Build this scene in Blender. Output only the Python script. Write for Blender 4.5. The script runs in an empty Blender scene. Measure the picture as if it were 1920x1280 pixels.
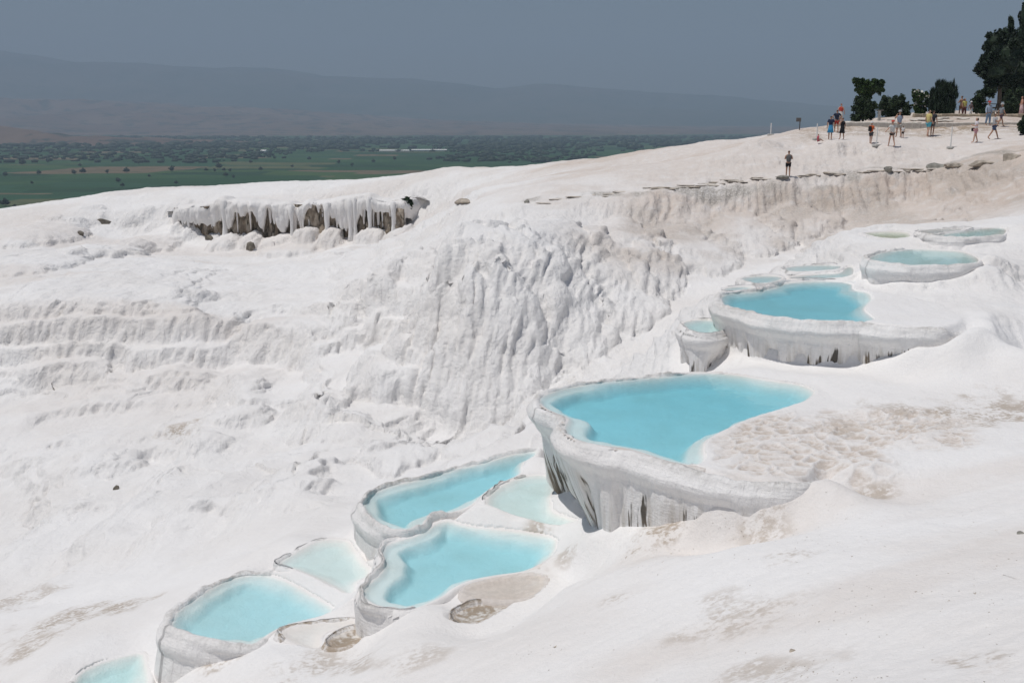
import bpy, bmesh, math, random
import numpy as np
from mathutils import Vector, Matrix

# ------------------------------------------------------------------ camera, sky, sun, exposure
SC = bpy.context.scene
COL = SC.collection
F = 1900.0                       # focal length in photo pixels (1920 wide)
PITCH = math.radians(12.3)
cam_d = bpy.data.cameras.new('camera')
cam_d.sensor_width = 36.0
cam_d.lens = 36.0 * F / 1920.0
cam_d.clip_start = 0.1
cam_d.clip_end = 80000.0
cam = bpy.data.objects.new('camera', cam_d)
cam.rotation_euler = (math.radians(90) - PITCH, 0, 0)
COL.objects.link(cam)
SC.camera = cam

SUN_EL = math.radians(70)
SUN_AZ = math.atan2(-0.96, -0.22)          # from +Y towards +X
sun_dir = Vector((math.cos(SUN_EL) * math.sin(SUN_AZ), math.cos(SUN_EL) * math.cos(SUN_AZ), math.sin(SUN_EL)))
world = bpy.data.worlds.new('World')
SC.world = world
world.use_nodes = True
wn = world.node_tree.nodes
bg = wn['Background']
sky = wn.new('ShaderNodeTexSky')
sky.sky_type = 'NISHITA'
sky.sun_disc = False
sky.sun_elevation = SUN_EL
sky.sun_rotation = SUN_AZ
sky.altitude = 300
sky.air_density = 1.0
sky.dust_density = 2.0
sky.ozone_density = 1.0
world.node_tree.links.new(sky.outputs[0], bg.inputs[0])
bg.inputs[1].default_value = 0.075
sl = bpy.data.lights.new('sun', 'SUN')
sl.energy = 4.3
sl.angle = math.radians(0.5)
sl.color = (1.0, 0.97, 0.935)
sun = bpy.data.objects.new('sun', sl)
sun.rotation_euler = sun_dir.to_track_quat('Z', 'Y').to_euler()
COL.objects.link(sun)
SC.view_settings.view_transform = 'Standard'
SC.view_settings.look = 'None'
SC.view_settings.gamma = 1.0
SC.view_settings.exposure = -0.5
SC.view_settings.use_curve_mapping = False
cy = SC.cycles
cy.max_bounces = 10
cy.diffuse_bounces = 7
cy.glossy_bounces = 3
cy.transmission_bounces = 4
cy.volume_bounces = 1
cy.transparent_max_bounces = 12
cy.sample_clamp_indirect = 4.0
cy.use_denoising = True

# ------------------------------------------------------------------ helpers: pixels to places
CT, ST = math.cos(PITCH), math.sin(PITCH)
def ray(px, py):
    u, v = px - 960.0, 640.0 - py
    return np.array([u, F * CT + v * ST, -F * ST + v * CT])
def PD(px, py, Y):
    r = ray(px, py)
    return r * (Y / r[1])
def PZ(px, py, z):
    r = ray(px, py)
    return r * (z / r[2])

# ------------------------------------------------------------------ helpers: noise
def _h(ix, iy, iz, seed):
    n = (ix.astype(np.uint32) * np.uint32(374761393) + iy.astype(np.uint32) * np.uint32(668265263)
         + iz.astype(np.uint32) * np.uint32(2147483647 - 58) + np.uint32((seed * 974711 + 12345) & 0xffffffff))
    n = (n ^ (n >> np.uint32(13))) * np.uint32(1274126177)
    n = (n ^ (n >> np.uint32(16))) * np.uint32(2246822519)
    return n ^ (n >> np.uint32(15))
def _hf(ix, iy, iz, seed):
    return (_h(ix, iy, iz, seed) & np.uint32(0xffffff)).astype(np.float32) * np.float32(1.0 / 0xffffff)
def vn2(x, y, seed=0):
    x = np.asarray(x, np.float32); y = np.asarray(y, np.float32)
    fx, fy = np.floor(x), np.floor(y)
    ix, iy = fx.astype(np.int32), fy.astype(np.int32)
    u, v = x - fx, y - fy
    u = u * u * u * (u * (u * 6 - 15) + 10); v = v * v * v * (v * (v * 6 - 15) + 10)
    z = np.zeros_like(ix)
    a, b = _hf(ix, iy, z, seed), _hf(ix + 1, iy, z, seed)
    c, d = _hf(ix, iy + 1, z, seed), _hf(ix + 1, iy + 1, z, seed)
    return (a + (b - a) * u) * (1 - v) + (c + (d - c) * u) * v - 0.5
def vn3(x, y, z, seed=0):
    x = np.asarray(x, np.float32); y = np.asarray(y, np.float32); z = np.asarray(z, np.float32)
    fx, fy, fz = np.floor(x), np.floor(y), np.floor(z)
    ix, iy, iz = fx.astype(np.int32), fy.astype(np.int32), fz.astype(np.int32)
    u, v, w = x - fx, y - fy, z - fz
    u = u * u * (3 - 2 * u); v = v * v * (3 - 2 * v); w = w * w * (3 - 2 * w)
    r = 0
    for k in (0, 1):
        a, b = _hf(ix, iy, iz + k, seed), _hf(ix + 1, iy, iz + k, seed)
        c, d = _hf(ix, iy + 1, iz + k, seed), _hf(ix + 1, iy + 1, iz + k, seed)
        q = (a + (b - a) * u) * (1 - v) + (c + (d - c) * u) * v
        r = r + q * (w if k else (1 - w))
    return r - 0.5
def fbm2(x, y, o=4, seed=0):
    r = 0; a = 1.0
    for k in range(o):
        r = r + a * vn2(x * 2 ** k, y * 2 ** k, seed + k * 7); a *= 0.5
    return r
def fbm3(x, y, z, o=3, seed=0):
    r = 0; a = 1.0
    for k in range(o):
        r = r + a * vn3(x * 2 ** k, y * 2 ** k, z * 2 ** k, seed + k * 7); a *= 0.5
    return r
def worley3(x, y, z, seed=0):
    """distance to the nearest and second nearest feature point"""
    x = np.asarray(x, np.float32); y = np.asarray(y, np.float32); z = np.asarray(z, np.float32)
    bx, by, bz = np.floor(x - 0.5), np.floor(y - 0.5), np.floor(z - 0.5)
    f1 = np.full(x.shape, 9.0, np.float32); f2 = f1.copy()
    for i in (0, 1):
        for j in (0, 1):
            for k in (0, 1):
                cx, cy_, cz = bx + i, by + j, bz + k
                ix, iy, iz = cx.astype(np.int32), cy_.astype(np.int32), cz.astype(np.int32)
                h = _h(ix, iy, iz, seed)
                jx = (h & np.uint32(1023)).astype(np.float32) / 1023
                jy = ((h >> np.uint32(10)) & np.uint32(1023)).astype(np.float32) / 1023
                jz = ((h >> np.uint32(20)) & np.uint32(1023)).astype(np.float32) / 1023
                d = ((cx + 0.17 + 0.66 * jx - x) ** 2 + (cy_ + 0.17 + 0.66 * jy - y) ** 2 + (cz + 0.17 + 0.66 * jz - z) ** 2)
                f2 = np.minimum(f2, np.maximum(f1, d)); f1 = np.minimum(f1, d)
    return np.sqrt(f1), np.sqrt(f2)
def sstep(a, b, x):
    t = np.clip((x - a) / (b - a), 0, 1)
    return t * t * (3 - 2 * t)

# ------------------------------------------------------------------ helpers: objects and materials
def link(name, me, mat=None, parent=None):
    o = bpy.data.objects.new(name, me)
    COL.objects.link(o)
    if mat is not None and me is not None:
        if len(me.materials) == 0: me.materials.append(mat)
    if parent is not None:
        o.parent = parent
        o.matrix_parent_inverse = Matrix.Translation(-Vector(parent.location)) if parent.rotation_euler.z == 0 else parent.matrix_basis.inverted()
    return o
def tag(o, label=None, cat=None, group=None, kind=None):
    if label: o['label'] = label
    if cat: o['category'] = cat
    if group: o['group'] = group
    if kind: o['kind'] = kind
    return o
def empty(name, loc, label, cat, group=None):
    o = bpy.data.objects.new(name, None)
    o.location = loc
    o.empty_display_size = 0.2
    COL.objects.link(o)
    return tag(o, label, cat, group)
def np_mesh(name, verts, faces, smooth=True, uv=None):
    """faces: (n,4) or (n,3) int array"""
    me = bpy.data.meshes.new(name)
    verts = np.asarray(verts, np.float32); faces = np.asarray(faces, np.int32)
    n, k = faces.shape
    me.vertices.add(len(verts)); me.vertices.foreach_set('co', verts.ravel())
    me.loops.add(n * k); me.loops.foreach_set('vertex_index', faces.ravel())
    me.polygons.add(n)
    me.polygons.foreach_set('loop_start', np.arange(0, n * k, k, dtype=np.int32))
    me.polygons.foreach_set('loop_total', np.full(n, k, np.int32))
    me.update(calc_edges=True)
    if smooth: me.polygons.foreach_set('use_smooth', np.ones(n, bool))
    if uv is not None:
        l = me.uv_layers.new(name='UVMap')
        l.data.foreach_set('uv', np.asarray(uv, np.float32)[faces.ravel()].ravel())
    return me
def grid_faces(nr, nc, wrap=False):
    i = np.arange(nr - 1)[:, None]
    c = nc if wrap else nc - 1
    j = np.arange(c)[None, :]
    j2 = (j + 1) % nc
    return np.stack([i * nc + j, i * nc + j2, (i + 1) * nc + j2, (i + 1) * nc + j], -1).reshape(-1, 4)
class NT:
    """a small node-tree writer"""
    def __init__(s, name):
        s.m = bpy.data.materials.new(name); s.m.use_nodes = True
        s.t = s.m.node_tree; s.n = s.t.nodes; s.l = s.t.links
        s.n.clear()
        s.out = s.n.new('ShaderNodeOutputMaterial')
    def new(s, t, **kw):
        n = s.n.new(t)
        for k, v in kw.items():
            if k[0] == '_': setattr(n, k[1:], v)
            else:
                key = int(k[1:]) if k[0] == 'i' and k[1:].isdigit() else k.replace('__', ' ')
                if hasattr(v, 'links') or isinstance(v, bpy.types.NodeSocket): s.l.new(v, n.inputs[key])
                else: n.inputs[key].default_value = v
        return n
    def math(s, op, a, b=0.0, c=None, clamp=False):
        n = s.n.new('ShaderNodeMath'); n.operation = op; n.use_clamp = clamp
        for i, v in enumerate((a, b) if c is None else (a, b, c)):
            if isinstance(v, bpy.types.NodeSocket): s.l.new(v, n.inputs[i])
            else: n.inputs[i].default_value = v
        return n.outputs[0]
    def ramp(s, f, a, b, lo=0.0, hi=1.0):
        n = s.n.new('ShaderNodeMapRange'); n.interpolation_type = 'SMOOTHSTEP'
        s.l.new(f, n.inputs[0])
        for i, v in enumerate((a, b, lo, hi)): n.inputs[i + 1].default_value = v
        return n.outputs[0]
    def mix(s, f, a, b):
        n = s.n.new('ShaderNodeMix'); n.data_type = 'RGBA'
        for i, v in ((0, f), (6, a), (7, b)):
            if isinstance(v, bpy.types.NodeSocket): s.l.new(v, n.inputs[i])
            elif i == 0: n.inputs[i].default_value = v
            else: n.inputs[i].default_value = (*v, 1)
        return n.outputs[2]
    def noise(s, vec, scale, detail=4.0, rough=0.55, dist=0.0):
        n = s.n.new('ShaderNodeTexNoise')
        s.l.new(vec, n.inputs['Vector'])
        n.inputs['Scale'].default_value = scale; n.inputs['Detail'].default_value = detail
        n.inputs['Roughness'].default_value = rough; n.inputs['Distortion'].default_value = dist
        return n.outputs[0]
    def stretch(s, vec, sc):
        n = s.n.new('ShaderNodeMapping'); s.l.new(vec, n.inputs[0]); n.inputs[3].default_value = sc
        return n.outputs[0]
    def surf(s, sock): s.l.new(sock, s.out.inputs[0])
def simple(name, col, rough=0.7, var=0.12, scale=8.0, bump=0.0, spec=0.3):
    t = NT(name)
    g = t.new('ShaderNodeTexCoord').outputs['Object']
    nz = t.noise(g, scale, 3)
    c = t.mix(t.ramp(nz, 0.3, 0.7), tuple(max(0, v * (1 - var)) for v in col), tuple(min(1, v * (1 + var)) for v in col))
    b = t.new('ShaderNodeBsdfPrincipled', Roughness=rough)
    b.inputs['Specular IOR Level'].default_value = spec
    t.l.new(c, b.inputs['Base Color'])
    if bump:
        bp = t.new('ShaderNodeBump', Strength=0.6, Distance=bump, Height=nz)
        t.l.new(bp.outputs[0], b.inputs['Normal'])
    t.surf(b.outputs[0])
    return t.m

def travertine(name, wall=False):
    """white limestone; mask.r = brown crust, mask.g = warm beige, mask.b = grey dirt"""
    t = NT(name)
    pos = t.new('ShaderNodeNewGeometry').outputs['Position']
    at = t.new('ShaderNodeAttribute', _attribute_name='mask')
    sep = t.new('ShaderNodeSeparateColor', i0=at.outputs['Color'])
    r, g, b = sep.outputs
    n_big = t.noise(pos, 0.22, 4, 0.6, 0.4)
    n_mid = t.noise(pos, 1.3, 5, 0.65, 0.3)
    n_fine = t.noise(pos, 9.0, 5, 0.65)
    n_speck = t.noise(pos, 5.5, 6, 0.75)
    col = t.mix(t.ramp(n_big, 0.35, 0.7), (0.84, 0.825, 0.81), (0.80, 0.775, 0.75))
    col = t.mix(t.math('MULTIPLY', t.ramp(n_fine, 0.45, 0.75), 0.35), col, (0.74, 0.725, 0.705))
    # warm beige veil
    fw = t.math('MULTIPLY', g, t.ramp(n_mid, 0.15, 0.6, 0.35, 1.0))
    if not wall: col = t.mix(fw, col, (0.62, 0.53, 0.46))
    # grey dirt
    fg = t.math('MULTIPLY', b, t.ramp(n_fine, 0.35, 0.6, 0.25, 1.0))
    col = t.mix(fg, col, (0.46, 0.44, 0.41) if wall else (0.36, 0.33, 0.29))
    # brown crust
    fr = t.math('MULTIPLY', r, t.ramp(t.math('ADD', t.math('MULTIPLY', n_mid, 0.5), t.math('MULTIPLY', n_fine, 0.5)), 0.44, 0.56, 0.06, 1.0))
    col = t.mix(fr, col, (0.36, 0.28, 0.20))
    # scattered scuffs
    sp = t.math('MULTIPLY', t.ramp(n_speck, 0.66, 0.74), t.ramp(n_big, 0.4, 0.65))
    col = t.mix(t.math('MULTIPLY', sp, 0.35), col, (0.42, 0.37, 0.31))
    if wall:
        uvn = t.new('ShaderNodeUVMap').outputs[0]
        su = t.stretch(uvn, (4.2, 0.38, 1.0))
        sn = t.noise(su, 1.0, 4, 0.6, 0.2)
        su2 = t.stretch(uvn, (7.0, 0.5, 1.0))
        sn2 = t.noise(su2, 1.0, 3, 0.6, 0.3)
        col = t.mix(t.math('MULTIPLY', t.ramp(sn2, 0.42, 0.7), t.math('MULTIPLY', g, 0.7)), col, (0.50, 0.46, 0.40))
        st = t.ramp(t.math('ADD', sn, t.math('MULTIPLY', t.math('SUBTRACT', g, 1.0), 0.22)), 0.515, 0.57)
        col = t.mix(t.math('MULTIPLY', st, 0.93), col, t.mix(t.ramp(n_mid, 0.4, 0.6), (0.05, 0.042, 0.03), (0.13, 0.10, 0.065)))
        fl = t.noise(t.stretch(uvn, (5.0, 1.2, 1.0)), 1.0, 4, 0.6)
        hx = t.noise(t.stretch(uvn, (3.0, 22.0, 1.0)), 1.0, 3, 0.6)
    bs = t.new('ShaderNodeBsdfPrincipled', Roughness=0.85)
    bs.inputs['Specular IOR Level'].default_value = 0.25
    t.l.new(col, bs.inputs['Base Color'])
    nb = t.noise(pos, 3.5, 6, 0.62)
    nb2 = t.noise(pos, 22.0, 4, 0.6)
    hgt = t.math('ADD', nb, t.math('MULTIPLY', nb2, 0.35))
    if not wall:
        vm = t.new('ShaderNodeVectorMath', _operation='MULTIPLY_ADD')
        nv = t.new('ShaderNodeTexNoise', Scale=0.9, Detail=2.0); t.l.new(pos, nv.inputs['Vector'])
        t.l.new(nv.outputs['Color'], vm.inputs[0]); vm.inputs[1].default_value = (0.5, 0.5, 0.5); t.l.new(t.stretch(pos, (1.0, 0.5, 0.6)), vm.inputs[2])
        v1 = t.new('ShaderNodeTexVoronoi', _feature='F1', Scale=3.2); t.l.new(vm.outputs[0], v1.inputs['Vector'])
        v2 = t.new('ShaderNodeTexVoronoi', _feature='F1', Scale=7.0); t.l.new(vm.outputs[0], v2.inputs['Vector'])
        lump = t.math('ADD', t.math('MULTIPLY', v1.outputs['Distance'], -1.0), t.math('MULTIPLY', v2.outputs['Distance'], -0.5))
        hgt = t.math('ADD', hgt, t.math('MULTIPLY', lump, t.math('MULTIPLY', at.outputs['Alpha'], 0.6)))
    if wall: hgt = t.math('ADD', hgt, t.math('ADD', t.math('MULTIPLY', fl, 1.6), t.math('MULTIPLY', hx, 0.35)))
    bp = t.new('ShaderNodeBump', Strength=0.8, Distance=0.05, Height=hgt)
    t.l.new(t.math('MULTIPLY_ADD', at.outputs['Alpha'], 0.115, 0.03), bp.inputs['Distance'])
    t.l.new(bp.outputs[0], bs.inputs['Normal'])
    t.surf(bs.outputs[0])
    return t.m
M_TRAV = travertine('travertine')
M_WALL = travertine('travertine_wall', True)

def water_mat(name, col, dens):
    t = NT(name)
    pos = t.new('ShaderNodeNewGeometry').outputs['Position']
    nz = t.noise(pos, 5.0, 3, 0.5)
    bp = t.new('ShaderNodeBump', Strength=0.3, Distance=0.02, Height=nz)
    fr = t.new('ShaderNodeFresnel', IOR=1.33)
    t.l.new(bp.outputs[0], fr.inputs['Normal'])
    gl = t.new('ShaderNodeBsdfGlossy', Roughness=0.06)
    t.l.new(bp.outputs[0], gl.inputs['Normal'])
    tr = t.new('ShaderNodeBsdfTransparent')
    mx = t.new('ShaderNodeMixShader', i0=fr.outputs[0], i1=tr.outputs[0], i2=gl.outputs[0])
    t.surf(mx.outputs[0])
    va = t.new('ShaderNodeVolumeAbsorption', Density=dens)
    va.inputs['Color'].default_value = (*col, 1)
    t.l.new(va.outputs[0], t.out.inputs['Volume'])
    return t.m
W_BLUE = water_mat('pool_water', (0.0, 0.77, 0.905), 0.74)
W_PALE = water_mat('shallow_pool_water', (0.0, 0.80, 0.88), 0.65)
W_GREEN = water_mat('green_pool_water', (0.25, 0.5, 0.15), 0.9)
W_CLEAR = water_mat('puddle_water', (0.35, 0.6, 0.7), 0.5)

# ------------------------------------------------------------------ the pools: water outline (photo x, y, ground outside relative to the water)
# g about +0.04: flush shore; negative: the outer wall drops by that much
X = 0.04
POOLS = dict(
 A=dict(z=-6.5, w=W_BLUE, deep=0.34, shelf=0.35, bias=((-0.8, -0.5), 0.75), lip=0.05, rw=0.22, lean=0.12, rim=[
   (1012,749,-2.2),(1035,735,-1.6),(1070,725,-1.5),(1125,717,-1.5),(1185,711,-1.5),(1240,706,-1.4),(1290,701,-1.0),(1345,700,-0.2),(1385,704,X),(1420,710,X),(1460,716,X),(1500,722,X),
   (1540,732,X),(1570,770,X),(1580,820,X),(1560,870,X),(1520,902,-0.05),(1480,911,-0.3),(1430,906,-0.55),(1380,900,-0.75),(1330,891,-0.9),(1280,877,-1.0),(1250,869,-1.1),(1210,856,-1.3),
   (1180,848,-1.5),(1135,841,-1.8),(1095,832,-2.1),(1067,818,-2.55),(1058,802,-2.55),(1063,786,-2.55),(1050,778,-2.55),(1023,766,-2.5)],
   water=[(1012,749),(1035,735),(1070,725),(1125,717),(1185,711),(1240,706),(1290,701),(1345,700),(1385,704),(1420,710),(1460,716),(1500,722),(1522,732),(1523,740),(1507,752),(1470,765),(1425,779),
   (1390,791),(1360,805),(1340,815),(1322,827),(1317,842),(1319,860),(1310,871),(1280,869),(1250,862),(1210,849),(1180,841),(1135,835),(1095,827),(1067,815),(1060,802),(1067,785),(1052,777),(1025,765)]),
 B=dict(z=-5.3, w=W_BLUE, deep=0.24, shelf=0.2, bias=((0.9, 0.3), 0.6), lip=0.07, rw=0.26, lean=0.22, rim=[
   (1354,555,-1.0),(1373,549,-0.5),(1415,546,-0.2),(1452,539,-0.1),(1466,532,-0.05),(1521,527,X),(1569,528,X),(1600,533,X),(1640,548,X),(1720,560,X),(1800,588,X),(1812,608,X),(1775,619,-0.04),(1735,619,-0.22),(1700,617,-0.5),(1670,615,-0.8),(1640,611,-0.95),
   (1610,607,-1.1),(1555,606,-1.15),(1507,602,-1.2),(1459,598,-1.2),(1425,593,-1.25),(1409,586,-1.25),(1387,580,-1.25),(1366,575,-1.3),(1354,567,-1.3)],
   water=[(1354,555),(1373,549),(1415,546),(1452,539),(1466,532),(1521,527),(1569,528),(1595,532),(1599,543),(1624,548),(1633,561),(1619,579),(1630,592),(1638,599),(1610,605),(1555,605),(1507,602),(1459,598),(1425,593),(1411,586),(1387,580),(1366,575),(1356,568)]),
 S=dict(z=-6.0, w=W_PALE, deep=0.1, shelf=0.1, bias=((0, 0), 0), lip=0.05, rw=0.16, lean=0.05, rim=[
   (1281,607,-1.1),(1297,601,-0.7),(1322,599,-0.2),(1352,603,-0.2),(1360,616,-0.9),(1325,624,-1.1),(1294,618,-1.2)]),
 C=dict(z=-4.55, w=W_PALE, deep=0.08, shelf=0.3, bias=((0, 0), 0), lip=0.06, rw=0.24, lean=0.12, rim=[
   (1629,484,-0.6),(1648,474,-0.4),(1683,469,-0.2),(1717,467,X),(1762,469,X),(1803,472,X),(1827,481,X),(1834,490,X),(1813,497,-0.25),(1769,499,-0.55),(1717,498,-0.7),(1672,495,-0.75),(1641,491,-0.75)]),
 D=dict(z=-4.2, w=W_PALE, deep=0.07, shelf=0.15, bias=((0, 0), 0), lip=0.05, rw=0.25, lean=-0.3, rim=[
   (1735,438,-0.3),(1752,441,-0.3),(1786,436,-0.05),(1827,430,-0.1),(1879,427,X),(1885,436,X),(1868,443,-0.1),(1810,445,-0.3),(1775,445,-0.33),(1745,443,-0.33)]),
 D1=dict(z=-4.18, w=W_CLEAR, deep=0.08, shelf=0.3, bias=((0, 0), 0), lip=0.04, rw=0.16, lean=-0.4, rim=[
   (1722,434,-0.3),(1740,430,-0.3),(1796,428,-0.2),(1818,429,-0.1),(1780,435,-0.05),(1752,438.5,-0.05),(1735,437,-0.2)]),
 E=dict(z=-4.9, w=W_GREEN, deep=0.1, shelf=0.15, bias=((0, 0), 0), lip=0.02, rw=0.2, lean=0.1, rim=[
   (1621,437,-0.1),(1660,434,X),(1703,437,X),(1699,447,X),(1655,446,-0.1),(1632,441,-0.1)]),
 F1=dict(z=-5.2, w=W_BLUE, deep=0.07, shelf=0.15, bias=((0, 0), 0), lip=0.05, rw=0.18, lean=-0.5, rim=[
   (1390,524,-0.4),(1404,518.6,-0.5),(1442,516.5,-0.4),(1466,520,X),(1452,528,-0.08),(1418,531,-0.12)]),
 F2=dict(z=-5.2, w=W_PALE, deep=0.05, shelf=0.2, bias=((0, 0), 0), lip=0.04, rw=0.16, lean=-0.5, rim=[
   (1470,503,-0.15),(1500,498,-0.3),(1552,496.5,-0.2),(1576,499,X),(1566,505,X),(1507,509,-0.03),(1480,508,-0.08)]),
 F3=dict(z=-5.25, w=W_PALE, deep=0.06, shelf=0.15, bias=((0, 0), 0), lip=0.05, rw=0.16, lean=-0.5, rim=[
   (1482,520,-0.03),(1535,513.5,X),(1575,511,0.1),(1583,504,X),(1599,500,X),(1596,517,X),(1562,521,-0.05),(1507,523,-0.1)]),
 F4=dict(z=-5.28, w=W_BLUE, deep=0.07, shelf=0.15, bias=((0, 0), 0), lip=0.05, rw=0.15, lean=0.1, rim=[
   (1357,545,-0.9),(1367,539,-0.8),(1404,536.5,-0.2),(1410,541,-0.05),(1380,544.5,-0.05)]),
 G=dict(z=-9.15, w=W_BLUE, deep=0.3, shelf=0.3, bias=((-0.9, -0.3), 0.35), lip=0.09, rw=0.2, lean=0.0, rim=[
   (682,941,-1.2),(698,925,-1.2),(737,910,-1.2),(785,899,-1.2),(821,889,-1.2),(860,878,-1.2),(898,870,-1.2),(931,860,-1.2),(966,851,-1.1),(1005,845,-0.8),(1000,856,0.1),(982,865,0.15),(976,878,0.1),(976,886,-0.0),
   (950,901,-0.03),(921,914,-0.03),(898,933,-0.03),(879,948,-0.03),(847,959,-0.05),(821,964,-0.1),(801,973,-0.28),(792,985,-0.28),(776,991,-0.28),(753,996,-0.28),(730,988,-0.6),(708,977,-0.9),(692,962,-1.1),(682,949,-1.2)]),
 I=dict(z=-9.08, w=W_PALE, deep=0.11, shelf=0.12, bias=((0, 0), 0), lip=0.07, rw=0.15, lean=-0.1, rim=[
   (913,939,-0.05),(924,923,-0.12),(950,906,-0.12),(979,895,-0.1),(1011,891,0.1),(1040,896,0.15),(1042,914,0.15),(1032,930,0.12),(1031,943,0.1),(1036,959,0.1),(1060,970,0.08),(1089,980,0.04),(1060,985,X),(1027,983,X),(989,973,X),(950,962,X),(921,951,X)]),
 H=dict(z=-9.22, w=W_BLUE, deep=0.3, shelf=0.55, bias=((-0.95, -0.2), 0.55), lip=0.08, rw=0.17, lean=-0.05, rim=[
   (843,977,0.2),(860,983,0.3),(898,990,0.33),(963,996,0.33),(1005,1002,0.3),(1037,1009,0.2),(1042,1020,0.06),(1034,1040,X),(1011,1057,X),(979,1070,-0.02),(931,1077,-0.03),(885,1086,-0.03),(850,1101,0.02),(834,1114,X),
   (808,1127,X),(782,1138,-0.05),(759,1143,-0.25),(730,1138,-0.35),(705,1132,-0.4),(685,1120,-0.45),(682,1107,-0.55),(695,1091,-0.6),(714,1075,-0.6),(721,1056,-0.6),(717,1040,-0.6),(724,1023,-0.5),(747,1014,-0.2),(776,1006,0.1),(801,994,0.15),(821,981,0.12)]),
 J=dict(z=-10.1, w=W_PALE, deep=0.1, shelf=0.35, bias=((0, 0), 0), lip=0.05, rw=0.14, lean=0.0, rim=[
   (525,1056,-0.2),(562,1032,-0.2),(599,1014,-0.15),(647,1014,X),(663,1032,X),(679,1054,X),(692,1067,X),(688,1080,X),(668,1091,X),(660,1116,X),(631,1101,X),(594,1083,X),(557,1067,-0.05)]),
 K=dict(z=-10.25, w=W_BLUE, deep=0.24, shelf=0.35, bias=((0, 0), 0), lip=0.06, rw=0.24, lean=-0.2, rim=[
   (323,1165,-1.2),(336,1144,-1.1),(366,1123,-0.9),(408,1096,-0.7),(451,1080,-0.5),(493,1078,-0.3),(525,1086,0.2),(562,1104,0.22),(594,1123,0.22),(623,1141,0.15),(610,1152,0.06),(567,1163,0.06),(530,1173,X),(504,1187,-0.02),(477,1205,-0.15),
   (440,1203,-0.4),(397,1195,-0.7),(360,1187,-1.0),(328,1176,-1.2)]),
 L=dict(z=-11.3, w=W_PALE, deep=0.2, shelf=0.3, bias=((0, 0), 0), lip=0.05, rw=0.25, lean=0.0, rim=[
   (148,1266,X),(185,1245,X),(227,1232,X),(265,1225,X),(272,1245,X),(278,1280,X),(276,1310,-0.2),(200,1330,-0.4),(140,1300,-0.3)]),
 M=dict(z=-10.12, w=W_CLEAR, deep=0.08, shelf=0.2, bias=((0, 0), 0), lip=0.07, rw=0.16, lean=0.0, rim=[
   (528,1187,-0.16),(552,1176,-0.16),(605,1168,-0.12),(684,1164,-0.03),(679,1175,X),(621,1180,X),(600,1194,X),(597,1216,X),(562,1208,X)]),
 N=dict(z=-9.95, w=W_CLEAR, deep=0.06, shelf=0.1, bias=((0, 0), 0), lip=0.10, rw=0.14, lean=0.0, rim=[
   (618,1210,-0.08),(631,1192,-0.1),(663,1181,-0.1),(703,1181,-0.03),(679,1195,X),(658,1210,X)]),
 O=dict(z=-9.22, w=W_CLEAR, deep=0.05, shelf=0.3, bias=((0, 0), 0), lip=0.10, rw=0.16, lean=0.0, rim=[
   (878,1117,-0.05),(881,1101,-0.03),(929,1088,-0.03),(993,1078,-0.03),(1022,1086,X),(998,1116,X),(950,1123,X)]),
 Q=dict(z=-9.28, w=W_CLEAR, deep=0.08, shelf=0.15, bias=((0, 0), 0), lip=0.13, rw=0.15, lean=0.0, rim=[
   (852,1166,-0.1),(860,1149,-0.12),(886,1137,-0.1),(929,1131,-0.03),(961,1129,X),(934,1146,X),(897,1165,X)]),
)
def cr_closed(P, n):
    """closed Catmull-Rom through P (k,d) resampled to n points by arc length in xy"""
    P = np.asarray(P, float); k = len(P); out = []
    for i in range(k):
        p0, p1, p2, p3 = P[(i - 1) % k], P[i], P[(i + 1) % k], P[(i + 2) % k]
        t = np.linspace(0, 1, 12, endpoint=False)[:, None]
        c = 0.5 * (2 * p1 + (p2 - p0) * t + (2 * p0 - 5 * p1 + 4 * p2 - p3) * t ** 2 + (3 * p1 - p0 - 3 * p2 + p3) * t ** 3)
        out.append(c)
    C = np.concatenate(out); C2 = np.vstack([C, C[:1]])
    s = np.concatenate([[0], np.cumsum(np.hypot(*np.diff(C2[:, :2], axis=0).T))])
    q = np.linspace(0, s[-1], n, endpoint=False)
    return np.stack([np.interp(q, s, C2[:, i]) for i in range(C2.shape[1])], 1), s[-1]
def ccw(P):
    a = np.sum(P[:, 0] * np.roll(P[:, 1], -1) - P[:, 1] * np.roll(P[:, 0], -1))
    return P if a > 0 else P[::-1].copy()
def out_normals(C):
    t = np.roll(C[:, :2], -1, 0) - np.roll(C[:, :2], 1, 0)
    t /= np.linalg.norm(t, axis=1)[:, None] + 1e-9
    return np.stack([t[:, 1], -t[:, 0]], 1)
def sdist(x, y, C):
    """signed distance to closed polygon C (positive inside) for flat arrays"""
    d2 = np.full(x.shape, 1e9); ins = np.zeros(x.shape, bool)
    n = len(C)
    for i in range(n):
        ax, ay = C[i, 0], C[i, 1]; bx, by = C[(i + 1) % n, 0], C[(i + 1) % n, 1]
        ex, ey = bx - ax, by - ay
        wx, wy = x - ax, y - ay
        t = np.clip((wx * ex + wy * ey) / (ex * ex + ey * ey + 1e-12), 0, 1)
        d2 = np.minimum(d2, (wx - t * ex) ** 2 + (wy - t * ey) ** 2)
        c = ((ay > y) != (by > y)) & (x < (bx - ax) * (y - ay) / (by - ay + 1e-12) + ax)
        ins ^= c
    d = np.sqrt(d2)
    return np.where(ins, d, -d)
for nm, p in POOLS.items():
    z = p['z']
    R = np.array([[*PZ(a, b, z)[:2], g] for a, b, g in p['rim']])
    R = ccw(R)
    per = np.sum(np.hypot(*(np.roll(R[:, :2], -1, 0) - R[:, :2]).T))
    p['C'], p['per'] = cr_closed(R, max(60, int(per / 0.06)))
    if 'water' in p:
        Wt = ccw(np.array([PZ(a, b, z)[:2] for a, b in p['water']]))
    else:
        Wt = R[:, :2]
    p['W'], _ = cr_closed(Wt, max(48, int(per / 0.11)))

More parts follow.
